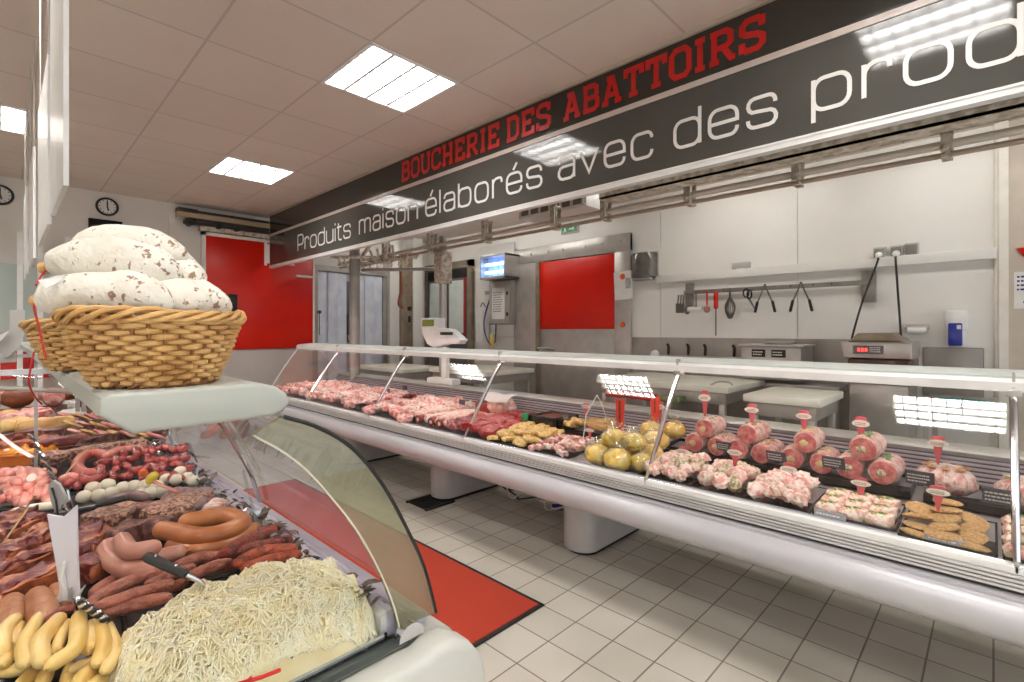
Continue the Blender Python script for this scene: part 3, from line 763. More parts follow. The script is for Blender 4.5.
# hose corner: white wall panel, hose, apron
m = MB(); m.box(B - .03, B - .0, 4.85, 5.6, 1.28, 2.62, bev=.01); m.box(B - .045, B - .03, 5.25, 5.58, 1.72, 2.5, bev=.01)
tag(m.build('wall_cover', MATS['white_pvc']), 'white raised wall panel behind the control cabinet', 'panel')
t = thing('apron', 'white apron hanging from a hook beside the control cabinet', 'apron', (B - .08, 5.42, 1.2))
m = MB(); m.sheet(lambda u, v: Vector((B - .08 + .03 * math.sin(u * 16), 5.3 + .3 * u - .04 * v * (u - .5), 1.72 - .52 * v)), 24, 8); m.build('cloth', MATS['paper'], t)
m = MB(); m.tube(spline([(B - .08, 5.36, 1.7), (B - .1, 5.42, 1.78), (B - .08, 5.5, 1.7)], 5), .006, 6); m.build('strap', MATS['hose_blue'], t)
t = thing('wash_hose', 'thin dark wash hose looping down beside the hanging apron', 'hose', (B - .12, 5.3, 1.15))
m = MB(); m.tube(spline([(B - .06, 5.24, 2.0), (B - .12, 5.26, 1.8), (B - .13, 5.36, 1.5), (B - .13, 5.3, 1.25), (B - .12, 5.16, 1.15), (B - .12, 5.12, 1.4), (B - .08, 5.16, 1.72)], 8), .01, 6); m.build('tube', MATS['hose_blue'], t)
m = MB(); m.box(B - .08, B - .02, 5.2, 5.4, 1.9, 1.95); m.build('bracket', MATS['steel'], t)
t = thing('rubber_gloves', 'pair of pale yellow rubber gloves hanging near the hose', 'gloves', (B - .12, 5.2, 1.12))
for k in (0, 1):
    m = MB(); y = 5.17 + .05 * k; m.ball((B - .12, y, 1.25), (.018, .04, .07), amp=.1, seed=k)
    for q in range(4): m.sausage([(B - .12, y - .028 + .018 * q, 1.2), (B - .125, y - .035 + .022 * q, 1.13)], .009, 6)
    m.build('glove', MATS['glove'], t)
# air unit under the beam
t = thing('air_unit', 'white air vent unit with a slatted grille hung above the rails', 'vent', (3.7, 3.0, 2.46))
m = MB(); m.box(3.6, 3.95, 2.58, 3.4, 2.47, 2.62, bev=.008); m.build('casing', MATS['white_plastic'], t)
m = MB(); m.box(3.592, 3.6, 2.6, 3.38, 2.49, 2.6); m.build('dark_slot', M('vent_dark', (120, 114, 106), .6), t, smooth=0)
m = MB()
for k in range(7): m.box(3.585, 3.595, 2.6 + .127 * k, 2.625 + .127 * k, 2.485, 2.605)
for z in (2.485, 2.6): m.box(3.583, 3.597, 2.59, 3.39, z - .008, z + .008)
m.build('grille', MATS['white_plastic'], t, smooth=0)

# ================================================================== far left of the staff side
t = thing('door_2', 'grey swing doors with two tall pale windows edged in red', 'door', (B, 6.5, 0)); struct(t)
m = MB(); m.box(B - .06, B, 5.72, 5.82, 0, 2.46); m.box(B - .06, B, 6.86, FAR - .001, 0, 2.46); m.box(B - .06, B, 5.72, FAR - .001, 2.36, 2.46); m.build('door_frame', MATS['brown_steel'], t)
for a, b in ((5.82, 6.34), (6.35, 6.86)):
    m = MB(); m.box(B - .04, B - .01, a, b, 0, 2.36, bev=.004); m.build('leaf', M('door_grey', (104, 100, 98), .4, .2), t)
    d = LAST[0]
    m = MB(); m.box(B - .046, B - .039, a + .1, b - .06, 1.33, 2.16); m.build('window', M('frosted', (214, 226, 222), .15), d, smooth=0)
    m = MB(); m.box(B - .05, B - .038, a + .06, a + .1, 1.3, 2.2); m.box(B - .05, B - .038, a + .06, b - .04, 1.28, 1.33); m.build('red_edging', MATS['red_rubber'], d, smooth=0)
    m = MB(); m.box(B - .045, B - .038, a + .02, b - .02, 2.2, 2.34); m.build('dark_band', MATS['black'], d, smooth=0)
# pillar and steel case between doors
m = MB(); m.box(4.62, 4.8, 6.7, FAR - .001, 0, CEIL)
struct(m.build('wall_pier', MATS['white_pvc'], smooth=0), 'pale wall pier beside the swing doors', 'wall')
t = thing('switch_panel', 'tall brown steel switch panel with a black knob beside the strip curtain', 'panel', (4.1, 6.8, 0))
m = MB(); m.box(4.42, 4.62, 6.72, FAR - .001, 0, 2.62, bev=.004); m.build('body', MATS['brown_steel'], t)
m = MB(); m.lathe([(.035, 0), (.035, .03), (.02, .05)], (4.55, 6.72, 1.72), 14, ax=(0, -1, 0)); m.box(4.53, 4.57, 6.7, 6.72, 1.5, 1.6, bev=.006); m.build('knob', MATS['black'], t)
m = MB(); m.box(4.25, 4.42, FAR - .12, FAR, 0, CEIL)
struct(m.build('wall_niche', MATS['white_pvc'], smooth=0), 'pale wall strip left of the steel switch panel', 'wall')
# strip curtains in the far doorway
t = thing('door_3', 'white strip curtain doorway in the end wall beside the red door', 'door', (3.5, FAR, 0)); struct(t)
m = MB(); m.box(3.04, 3.12, FAR - .06, FAR, 0, 2.3); m.box(3.04, 4.24, FAR - .07, FAR, 2.22, 2.3); m.box(4.17, 4.24, FAR - .06, FAR, 0, 2.3); m.build('door_frame', MATS['steel_matt'], t, smooth=0)
k = 0
for a, b in ((3.13, 3.56), (3.7, 4.16)):
    n = 3
    for q in range(n):
        x0 = a + (b - a) * q / n; x1 = x0 + (b - a) / n + .006; k += 1
        m = MB(); m.sheet(lambda u, v: Vector((x0 + (x1 - x0) * u, FAR - .03 - .02 * (q % 2) - .012 * math.sin(u * PI), 2.2 - 2.15 * v)), 6, 2); m.build('curtain_strip', MATS['strip_pvc'], t)
m = MB(); m.box(3.1, 4.18, FAR - .008, FAR - .002, 0, 2.22); m.build('room_beyond', M('room_pale', (190, 196, 204), .5, col2=(150, 155, 165), sc=2), t, smooth=0)
m = MB(); m.box(3.57, 3.69, FAR - .02, FAR - .01, 1.3, 2.1); m.box(3.58, 3.68, FAR - .026, FAR - .018, 1.75, 1.85); m.build('cabinet_beyond', M('blue_grey', (96, 104, 124), .4), t, smooth=0)
m = MB(); m.tube(rr(3.58, 1.2, 3.69, 1.6, .03) and [(p[0], FAR - .03, p[1]) for p in rr(3.58, 1.2, 3.69, 1.6, .03)], .008, 6, closed=True); m.build('dark_ring', MATS['black'], t)
m = MB(); m.tube([(3.13, FAR - .08, 1.3), (3.13, FAR - .08, 1.62)], .006, 8); m.lathe([(.024, 0), (.024, .04)], (3.13, FAR - .06, 1.63), 10, ax=(0, -1, 0)); m.build('handle', M('handle_dark', (96, 60, 56), .5), t)
# columns and rail post
m = MB(); m.tube([(2.98, 5.55, 0), (2.98, 5.55, 2.36)], .062, 16)
tag(m.build('steel_column', MATS['steel_matt']), 'round dark steel column before the strip curtains', 'column')
t = thing('scale_post', 'square steel post with a boxed head rising behind the scale', 'post', (3.25, 4.2, .8))
px_ = at(443, 300, X=3.25)
py = px_.y
m = MB(); m.box(3.22, 3.28, py - .03, py + .03, .0, 2.36, bev=.004); m.build('post', MATS['steel'], t)
m = MB(); m.box(3.18, 3.32, py - .07, py + .07, 1.86, 2.2, bev=.01); m.build('head', MATS['galv'], t)
m = MB(); m.tube([(3.25, py, 2.02), (3.05, 5.5, 2.1)], .02, 8); m.build('arm', MATS['steel'], t)
t = thing('rail_switch', 'tangle of steel rail points and hooks by the round column', 'rail switch', (3.1, 5.3, 2.1))
rnd = random.Random(4)
m = MB()
for k in range(9):
    y = 4.75 + .16 * k
    m.tube(spline([(3.0, y, 2.3), (3.1, y + .08, 2.2 + rnd.uniform(-.05, .05)), (3.3, y + rnd.uniform(-.1, .2), 2.22)], 4), .014, 6)
    m.tube(spline([(3.2, y, 2.26), (3.2, y + .02, 2.16), (3.22, y + .05, 2.12), (3.24, y + .06, 2.16)], 3), .009, 6)
m.tube([(2.7, 4.7, 2.27), (3.4, 6.3, 2.27)], .02, 8); m.tube([(2.6, 5.4, 2.2), (3.5, 5.0, 2.25)], .018, 8)
m.build('points', MATS['galv'], t)
m = MB(); m.tube(spline([(3.66, 5.6, 2.2), (3.68, 5.62, 1.9), (3.66, 5.64, 1.72), (3.7, 5.6, 1.66)], 6), .02, 8); m.build('copper_hook', MATS['copper'], t)
# far wall: red door, rail beam, clock, sign
t = thing('door_4', 'large red sliding cold room door in a pale frame on the end wall', 'door', (2.3, FAR, 1.1)); struct(t)
m = MB(); m.box(1.72, 3.04, FAR - .08, FAR - .02, 1.13, 2.52, bev=.006); m.build('red_panel', MATS['red_door'], t)
m = MB(); m.box(1.68, 1.72, FAR - .09, FAR, 1.12, 2.56); m.box(1.68, 2.4, FAR - .09, FAR, 2.52, 2.56); m.box(3.035, 3.06, FAR - .09, FAR, 1.1, 2.3); m.build('edge_frame', MATS['cove'], t, smooth=0)
m = MB(); m.box(2.39, 2.42, FAR - .095, FAR - .07, 2.22, 2.54); m.box(2.42, 2.78, FAR - .09, FAR - .075, 2.25, 2.5); m.box(2.8, 3.03, FAR - .095, FAR - .07, 2.1, 2.13); m.build('white_cutout', MATS['white_pvc'], t, smooth=0)
m = MB(); m.box(1.95, 2.06, FAR - .13, FAR - .08, 1.56, 1.82, bev=.01); m.build('black_box', MATS['black'], t)
m = MB(); m.box(1.66, 3.05, FAR - .05, FAR - .001, 0, 1.12)
tag(m.build('plinth_wall', M('plinth', (198, 190, 184), .45, col2=(190, 182, 176), sc=2), smooth=0), 'pale grey low wall below the red sliding door', 'plinth', kind='structure')
t = thing('door_track', 'dark sliding door track with a beige cover high on the end wall', 'door track', (2.0, FAR, 2.6))
m = MB(); m.box(1.42, 2.9, FAR - .14, FAR - .02, 2.7, 2.76, bev=.004); m.build('cover', M('beige_cover', (176, 158, 128), .5), t)
m = MB(); m.box(1.42, 1.62, FAR - .15, FAR - .02, 2.755, 2.8); m.box(1.62, 2.9, FAR - .145, FAR - .02, 2.76, 2.79); m.box(1.5, 2.9, FAR - .12, FAR - .02, 2.63, 2.68); m.box(1.62, 2.9, FAR - .13, FAR - .04, 2.66, 2.7); m.build('rail', M('track_dark', (52, 42, 34), .4), t, smooth=0)
m = MB(); m.box(1.66, 2.9, FAR - .1, FAR, 2.57, 2.625); m.build('lower_rail', MATS['galv'], t, smooth=0)
m = MB()
for x in (1.55, 1.85, 2.05): m.tube([(x, FAR - .15, 2.64), (x, FAR - .03, 2.64)], .035, 12)
m.build('roller', MATS['black'], t)
t = thing('wall_clock', 'small round wall clock with a black rim and white face', 'clock', (.78, FAR, 2.64))
c = at(107, 207, Y=FAR)
def clock(t, c, r):
    m = MB(); m.lathe([(r * .99, 0), (r, .02), (r * .93, .035), (r * .8, .035), (r * .78, .025), (r * .78, 0)], (c.x, FAR, c.z), 28, ax=(0, -1, 0)); m.build('rim', MATS['black'], t)
    m = MB(); m.lathe([(r * .8, 0), (r * .8, .02), (0, .021)], (c.x, FAR, c.z), 28, ax=(0, -1, 0)); m.build('face', MATS['paper'], t)
    m = MB(); m.tube([(c.x, FAR - .026, c.z - .01), (c.x, FAR - .026, c.z + r * .6)], .006, 6); m.tube([(c.x, FAR - .028, c.z), (c.x + .01, FAR - .028, c.z - r * .45)], .007, 6)
    for k in range(12):
        a = k * PI / 6; m.tube([(c.x + r * .62 * math.sin(a), FAR - .024, c.z + r * .62 * math.cos(a)), (c.x + r * .72 * math.sin(a), FAR - .024, c.z + r * .72 * math.cos(a))], .004, 5)
    m.build('hands', MATS['black'], t)
clock(t, c, .1)
c = at(0, 195, Y=FAR)
t = thing('wall_clock', 'black round clock cut by the left edge of the view', 'clock', (c.x, FAR, c.z - .1)); clock(t, c, .1)
m = MB(); a = at(88, 218, Y=FAR); b = at(122, 224, Y=FAR); m.box(a.x, b.x, FAR - .03, FAR - .001, b.z - .14, a.z, bev=.004)
tag(m.build('wall_screen', MATS['black_gloss']), 'black flat panel on the end wall just above the salami pile', 'panel')
m = MB(); m.box(1.36, 1.42, FAR - .02, FAR, 0, CEIL)
struct(m.build('trim_4', MATS['cove'], smooth=0), 'white vertical cover strip on the end wall', 'trim')
# glazed partition and white cabinet band at the far left
a = at(0, 263, Y=FAR); b = at(96, 300, Y=FAR)
m = MB(); m.box(-1.5, b.x, FAR - .05, FAR - .01, 1.15, a.z)
struct(m.build('window_1', M('green_glaze', (196, 206, 198), .08, col2=(186, 198, 190), sc=1), smooth=0), 'pale green glazed pane in the end wall at left', 'window')
m = MB()
for x in (.12, .26, .46): m.box(x - .02, x + .02, FAR - .3, FAR - .26, 0, 2.3)
struct(m.build('window_frame', MATS['white_plastic'], smooth=0), 'white upright frame posts before the green pane', 'frame')
m = MB(); m.box(-1.5, .72, FAR - .2, FAR - .05, .9, 1.16)
tag(m.build('red_shelf', MATS['red_rubber'], smooth=0), 'red ledge below the green glazed pane', 'ledge', kind='structure')
# ================================================================== long counter across the aisle
FY0, FY1 = -1.4, 5.92
DROP = .018   # the counter stands this much lower than its section was drawn
fc = thing('serving_counter', 'long grey refrigerated butcher counter with curved glass front across the aisle', 'counter', (2.6, 2, 0)); fc.location.z = -DROP; ORG[fc.name] = Vector((2.6, 2, 0))
def along(name, prof, mat, parent, y0=FY0, y1=FY1, smooth=40):
    m = MB(); m.prism(prof, 'y', y0, y1); return m.build(name, mat, parent, smooth=smooth)
# rounded bumper and front profile (x, z)
bp = [(2.16, .596), (2.075, .592)] + [(2.085 - .055 * math.cos(math.radians(a)) ** 1.0, .52 + .062 * math.sin(math.radians(a))) for a in range(80, -60, -14)] + [(2.09, .447), (2.2, .43), (3.05, .38), (3.05, .596)]
along('bumper', bp, MATS['bumper'], fc)
along('bumper_groove', [(2.11, .592), (2.108, .606), (2.2, .606), (2.2, .592)], MATS['rib_dark'], fc)
rb = [(2.1, .606)]
for k in range(4):
    z = .606 + .0125 * k; rb += [(2.094, z + .001), (2.094, z + .0085), (2.104, z + .0095), (2.104, z + .0125)]
along('ribbed_strip', rb + [(2.11, .656), (2.2, .656), (2.2, .606)], MATS['alu'], fc, smooth=20)
along('glass_rail', [(2.1, .656), (2.1, .676), (2.11, .681), (2.15, .681), (2.15, .656)], MATS['alu_white'], fc, smooth=20)
along('deck', [(2.15, .655), (2.2, .66), (2.86, .715), (2.86, .66), (2.2, .6), (2.15, .6)], M('deck_steel', (186, 182, 184), .3, .5), fc)
along('label_strip', [(2.152, .664), (2.13, .684), (2.132, .687), (2.168, .675), (2.168, .664)], M('lilac', (178, 172, 188), .4), fc)
# louvred back with ledge
lv = [(2.86, .70)]
for k in range(7):
    x = 2.87 + .013 * k; z = .712 + .0165 * k; lv += [(x, z), (x - .012, z + .003), (x, z + .008)]
lv += [(2.975, .828), (3.02, .828), (3.02, .68)]
along('louvred_back', lv, M('louvre', (204, 194, 200), .35, .2), fc, smooth=15)
m = MB()
for k in range(8): m.prism([(2.868 + .0125 * k, .7225 + .0165 * k), (2.876 + .0125 * k, .7225 + .0165 * k), (2.876 + .0125 * k, .7285 + .0165 * k), (2.868 + .0125 * k, .7285 + .0165 * k)], 'y', FY0, FY1)
m.build('air_slot', M('slot_grey', (112, 104, 108), .5), fc, smooth=0)
along('back_ledge', [(2.955, .828), (2.95, .842), (2.962, .85), (3.14, .85), (3.14, .828)], MATS['steel'], fc)
along('back_wall_panel', [(3.02, .4), (3.14, .4), (3.14, .83), (3.02, .83)], MATS['counter_grey'], fc)
# top rail with the lamp under it
along('top_rail', [(2.432, 1.168), (2.428, 1.2), (2.44, 1.214), (2.63, 1.228), (2.65, 1.216), (2.65, 1.204), (2.48, 1.188), (2.46, 1.168)], MATS['alu_white'], fc)
along('rail_cap', [(2.445, 1.2155), (2.445, 1.221), (2.63, 1.235), (2.655, 1.222), (2.63, 1.2295)], M('cap_glass', (210, 216, 212), .5), fc)
for y0, y1 in ((-1.3, -.1), (-.0, 1.12), (1.22, 2.44), (2.54, 3.62), (3.72, 4.85), (4.95, 5.85)):
    m = MB(); m.tube([(2.53, y0, 1.176), (2.53, y1, 1.176)], .012, 8); m.build('case_lamp', MATS['case_tube'], fc)
# curved panes
GP = [(2.112, .682), (2.169, .77), (2.221, .85), (2.273, .93), (2.313, .99), (2.3475, 1.04), (2.385, 1.09), (2.418, 1.13), (2.46, 1.18)]
gp = [(p.x, p.y) for p in spline([(a, b, 0) for a, b in GP], 3)]
UR = [-.05, 1.172, 2.49, 3.68, 4.92]
edges = [FY0] + UR + [FY1]
for a, b in zip(edges[:-1], edges[1:]):
    m = MB(); m.sheet(lambda u, v: Vector((gp[round(u * (len(gp) - 1))][0], a + .006 + (b - a - .012) * v, gp[round(u * (len(gp) - 1))][1])), len(gp) - 1, 1)
    m.build('curved_pane', MATS['glass'], fc, smooth=180)
for y in UR:
    m = MB(); m.tube([(x + .012, y, z) for x, z in gp], .011, 8, flat=1.4); m.build('glass_upright', MATS['chrome'], fc)
    u = LAST[0]
    m = MB(); m.box(2.1, 2.14, y - .006, y + .006, .655, .69, bev=.003); m.build('foot_clamp', MATS['steel'], u)
    m = MB(); m.box(2.43, 2.475, y - .02, y + .02, 1.15, 1.175, bev=.004); m.box(2.43, 2.46, y - .004, y + .004, 1.18, 1.235); m.build('clamp', MATS['steel'], u)
# end pane at the far end
m = MB(); m.prism([(2.112, .682)] + gp[1:] + [(2.65, 1.2), (3.0, .85), (2.86, .70), (2.2, .66)], 'y', FY1 - .006, FY1); m.build('end_pane', MATS['film'], fc, smooth=0)
m = MB(); m.tube([(x, FY1, z) for x, z in gp], .008, 6); m.tube([(2.65, FY1, 1.2), (3.0, FY1, .85)], .008, 6); m.build('end_edge', MATS['alu'], fc)
def pedestal(y, parent):
    m = MB(); r = .115; pts = [(2.415 + .10 * (1 - math.sin(math.radians(a))), y + r * math.cos(math.radians(a))) for a in range(0, 181, 15)]
    m.prism([(3.1, y + r)] + pts + [(3.1, y - r)], 'z', .04, .43, bev=.006); p = m.build('pedestal', MATS['pedestal'], parent, smooth=50)
    m = MB(); pts = [(2.445 + .10 * (1 - math.sin(math.radians(a))), y + .1 * math.cos(math.radians(a))) for a in range(0, 181, 15)]
    m.prism([(3.08, y + .1)] + pts + [(3.08, y - .1)], 'z', DROP, .04); m.build('plinth', MATS['black'], p, smooth=0)
for y in (1.84, 3.22, 4.75): pedestal(y, fc)
m = MB(); m.box(2.35, 2.7, 4.3, 5.4, .34, .42, bev=.02); m.build('under_tray', M('under_brown', (70, 56, 48), .5), fc)
# floor bits below the counter
t = thing('floor_drain', 'black slotted floor grate by the counter pedestal', 'floor grate', (2.36, 3.2, 0))
m = MB()
for k in range(9): m.box(2.24 + .03 * k, 2.255 + .03 * k, 3.08, 3.33, .002, .014)
m.box(2.23, 2.51, 3.07, 3.09, 0, .015); m.box(2.23, 2.51, 3.32, 3.34, 0, .015); m.build('grate', MATS['black'], t, smooth=0)
t = thing('cable_bundle', 'tangle of cables and a blue plug on the floor under the counter', 'cables', (2.95, 2.5, 0))
rnd = random.Random(8)
for k in range(5):
    m = MB(); P = [(2.8 + rnd.uniform(0, .3), 2.2 + .7 * q / 6 + rnd.uniform(-.05, .05), .02 + rnd.uniform(0, .09)) for q in range(7)]
    m.tube(spline(P, 5), .007 + .002 * (k % 2), 6); m.build('cable', [MATS['black'], MATS['white_plastic'], MATS['grey_plastic'], MATS['black'], MATS['white_plastic']][k], t)
m = MB(); m.tube([(2.85, 2.35, .05), (2.9, 2.27, .06)], .026, 12); m.build('plug', MATS['blue_plastic'], t)
t = thing('floor_mat', 'long red entrance mat with a black rubber edge on the tiled floor', 'mat', (1.45, 3, 0))
m = MB(); m.box(1.07, 1.85, 1.615, 4.56, .002, .012, bev=.003); m.build('carpet', MATS['mat_red'], t)
m = MB()
for a, b, c, d in ((1.05, 1.07, 1.595, 4.58), (1.85, 1.872, 1.595, 4.58), (1.05, 1.872, 1.593, 1.615), (1.05, 1.872, 4.56, 4.582)): m.box(a, b, c, d, .001, .009, bev=.002)
m.build('rubber_edge', MATS['rubber'], t)

# ================================================================== staff side tables and machines
def table(x0, x1, y0, y1, zt, th, label, group):
    t = thing('butcher_table', label, 'table', ((x0 + x1) / 2, (y0 + y1) / 2, 0), group)
    m = MB(); m.box(x0 + .03, x1 - .03, y0 + .03, y1 - .03, zt - th - .09, zt - th - .002, bev=.004); m.box(x0 + .04, x1 - .04, y0 + .04, y1 - .04, .25, .28); m.build('frame', MATS['steel_matt'], t)
    for x in (x0 + .06, x1 - .06):
        for y in (y0 + .06, y1 - .06):
            m = MB(); m.box(x - .022, x + .022, y - .022, y + .022, 0, zt - th - .08, bev=.003); m.build('leg', MATS['steel'], t)
    m = MB(); m.box(x0, x1, y0, y1, zt - th, zt, bev=.008); m.build('cutting_board', MATS['board'], t)
    return t
table(3.85, 4.72, 1.45, 2.65, .93, .05, 'long steel table with a white cutting board behind the yellow bags', 'butcher tables')
table(3.5, 4.15, .76, 1.22, .935, .05, 'small steel table with a thick white cutting board before the vacuum packer', 'butcher tables')
table(3.6, 4.4, 3.9, 4.9, .92, .05, 'steel table with a white cutting board before the cold room door', 'butcher tables')
table(3.35, 4.0, 5.1, 6.2, .9, .05, 'far steel table with a white cutting board beside the scale', 'butcher tables')
t = thing('steel_ring', 'small steel wire handle lying on the long cutting board', 'handle', (3.95, 1.5, .93))
m = MB(); m.tube(spline([(3.9, 1.6, .935), (3.95, 1.56, .96), (4.0, 1.5, .955), (4.0, 1.47, .935)], 5), .008, 6); m.build('wire', MATS['steel'], t)
# steel box machine
t = thing('steel_container', 'stainless steel box with two black labels on the back table', 'container', (4.75, 1.35, .94))
m = MB(); m.box(4.6, 4.98, 1.14, 1.62, .94, 1.225, bev=.012); m.build('body', MATS['steel'], t)
m = MB(); m.box(4.58, 4.99, 1.12, 1.64, 1.225, 1.245, bev=.006); m.box(4.7, 4.9, 1.25, 1.45, 1.245, 1.27, bev=.012); m.build('lid', MATS['steel'], t)
for y in (1.47, 1.31):
    m = MB(); m.box(4.594, 4.6, y - .055, y + .055, 1.135, 1.2); l = m.build('label_plate', MATS['black'], t, smooth=0)
    m = MB(); scribble(m, (4.594, y + .045, 1.145), (0, -1, 0), (0, 0, 1), .09, .045, 2, int(y * 100), (-1, 0, 0)); m.build('print', MATS['sign_white'], l, smooth=0)
t = thing('side_counter', 'steel work counter standing under the splashback', 'counter', (4.8, 1.9, 0))
m = MB(); m.box(4.74, 5.04, .9, 2.95, .86, .9, bev=.004); m.build('top', MATS['steel'], t)
m = MB(); m.box(4.78, 5.04, .95, 2.9, .1, .86); m.build('body', MATS['steel_matt'], t, smooth=0)
# vacuum packer
t = thing('vacuum_packer', 'large steel vacuum packing machine with smoked lid and red display', 'vacuum packer', (4.6, .6, 0))
vx = 4.36; y0, y1 = .42, .765
m = MB(); m.box(vx, 4.9, y0, y1, .55, .98, bev=.012); m.box(vx + .02, 4.88, y0 + .02, y1 - .02, .06, .55); m.build('body', MATS['steel'], t)
m = MB(); m.box(vx - .01, 4.9, y0 - .01, y1 + .01, .985, 1.16, bev=.015)
m.build('chamber', M('smoked', (96, 66, 54), .12, col2=(70, 50, 44), sc=5, lo=.3, hi=.7), t)
m = MB(); m.box(vx - .02, vx - .008, y0, y1, 1.02, 1.05); m.box(vx - .02, vx - .008, y0 + .05, y0 + .2, 1.08, 1.11); m.build('pouch_stack', M('pouch', (196, 178, 150), .4, col2=(120, 60, 50), sc=14), t, smooth=0)
m = MB(); m.prism([(y0 - .02, 1.165), (y1 + .03, 1.165), (y1 + .05, 1.28), (y0 - .02, 1.28)], 'x', vx - .03, 4.9, bev=.012); m.build('control_head', MATS['steel'], t, smooth=30)
hd = LAST[0]
m = MB(); m.box(vx - .034, vx - .029, .555, .735, 1.195, 1.255); m.build('display_panel', MATS['black_gloss'], hd, smooth=0)
m = MB()
for q in range(3): m.box(vx - .037, vx - .033, .693 - .022 * q, .708 - .022 * q, 1.213, 1.238)
m.build('red_digits', M('led', (255, 60, 50), .4, emit=2.0), hd, smooth=0)
m = MB(); scribble(m, (vx - .0345, .635, 1.205), (0, -1, 0), (0, 0, 1), .075, .045, 3, 9, (-1, 0, 0)); m.build('print', MATS['sign_white'], hd, smooth=0)
m = MB(); m.prism([(y0 + .02, 1.28), (y1 + .01, 1.28), (y1 - .05, 1.345), (y0 + .1, 1.35)], 'x', vx, 4.8, bev=.02); m.build('lid_cover', MATS['brown_steel'], hd, smooth=30)
m = MB(); m.tube([(vx - .03, y0 - .02, 1.11), (vx - .03, y0 - .05, 1.11)], .018, 10); m.build('knob', MATS['black'], t)
m = MB(); m.box(vx - .15, 4.4, .02, .72, 1.045, 1.062, bev=.006, rot=Matrix.Rotation(.03, 3, 'X'))
tag(m.build('red_tray', MATS['red_rubber']), 'flat red tray lying in front of the vacuum packer', 'tray')
t = thing('steel_trolley', 'steel trolley with open shelf beside the vacuum packer', 'trolley', (4.4, .15, 0))
m = MB(); m.box(4.1, 4.85, -.02, .34, .86, .89, bev=.004); m.box(4.1, 4.85, -.02, .34, .5, .52, bev=.004)
m.build('shelf', MATS['steel'], t)
for x in (4.13, 4.82):
    for y in (.0, .31):
        m = MB(); m.box(x - .015, x + .015, y - .015, y + .015, 0, .88); m.build('leg', MATS['steel'], t, smooth=0)
for q, y in ((0, .2), (1, .09)):
    m = MB(); m.slab((4.22, y, .915), (.1, .13, .035), amp=.012, fr=25, seed=q, rnd=.5)
    tag(m.build('cleaning_cloth', MATS['teal']), ['folded teal cloth on the trolley, nearer the vacuum packer', 'folded teal cloth on the trolley, nearer the counter end'][q], 'cloth', 'teal cloths')
# things on the lower shelf of the long table: red and green packs
rnd = random.Random(3)
for k, (y, lb, mt) in enumerate(((2.4, 'red food pack under the long cutting board, farthest along', 'red_rubber'), (2.15, 'red food pack under the long cutting board, second one', 'red_rubber'), (1.9, 'green food pack under the long cutting board', 'green_pack'))):
    if mt == 'green_pack': M('green_pack', (70, 92, 60), .4, col2=(120, 130, 70), sc=20)
    m = MB(); m.slab((3.86, y, .80), (.2, .2, .05), seed=k, amp=.01); tag(m.build('food_pack', MATS[mt]), lb, 'pack', 'packs under the table')
# price scale on the counter ledge
c = at(445, 335, X=3.1)
t = thing('weighing_scale', 'white price scale head with a green display behind the far meats', 'scale', (3.1, c.y, .832))
sy = c.y
def sp_(px, py): q = at(px, py, X=3.1); return (q.y, q.z)
m = MB(); m.prism([sp_(424, 318), (sp_(441, 318)), sp_(441, 328), sp_(452, 329), sp_(464, 340), sp_(461, 344), sp_(448, 344), sp_(437, 348), sp_(430, 344), sp_(425, 334)], 'x', 3.06, 3.16, bev=.01); m.build('head', MATS['white_plastic'], t, smooth=40)
m = MB(); a, b = sp_(426, 320), sp_(437, 326); m.box(3.052, 3.06, b[0], a[0], b[1], a[1]); m.build('green_display', MATS['green_lcd'], t, smooth=0)
m = MB(); a, b = sp_(444, 332), sp_(456, 335); m.box(3.052, 3.062, b[0], a[0], b[1], a[1]); m.build('label_strip', MATS['screen'], t, smooth=0)
m = MB(); m.box(3.08, 3.13, sy - .04, sy + .04, .832, 1.2, bev=.01); m.box(3.02, 3.14, sy - .2, sy + .2, .832, .89, bev=.012); m.build('stand', MATS['white_plastic'], t)

# ================================================================== hanging white boards over the near counter
for (ya, yb, z0, z1, lb) in ((1.72, 2.2, 1.735, 2.55, 'white board hung edge-on from the ceiling, nearest and broadest of the row'), (2.35, 3.0, 1.73, 2.32, 'white board hung edge-on from two thin rods, second in the row'), (3.5, 4.0, 1.73, 2.3, 'white board hung edge-on from the ceiling, third in the row'), (4.5, 5.0, 1.73, 2.3, 'white board hung edge-on from the ceiling, last and farthest in the row')):
    t = thing('hanging_board', lb, 'board', (.115, (ya + yb) / 2, z0), 'white boards hung over the near counter')
    m = MB(); m.box(.11, .122, ya, yb, z0, z1, bev=.002); m.build('panel', MATS['white_plastic'], t, smooth=0)
    for y in (ya + .05, yb - .05):
        m = MB(); m.tube([(.116, y, z1 - .01), (.116, y, CEIL)], .003, 6); m.build('rod', MATS['steel'], t)

# ================================================================== near counter with the sausages
NY0, NY1 = .8, 5.2
nc = thing('serving_counter', 'pale grey charcuterie counter with rounded glass end and basket shelf, nearest the viewer', 'counter', (.3, 3, 0))
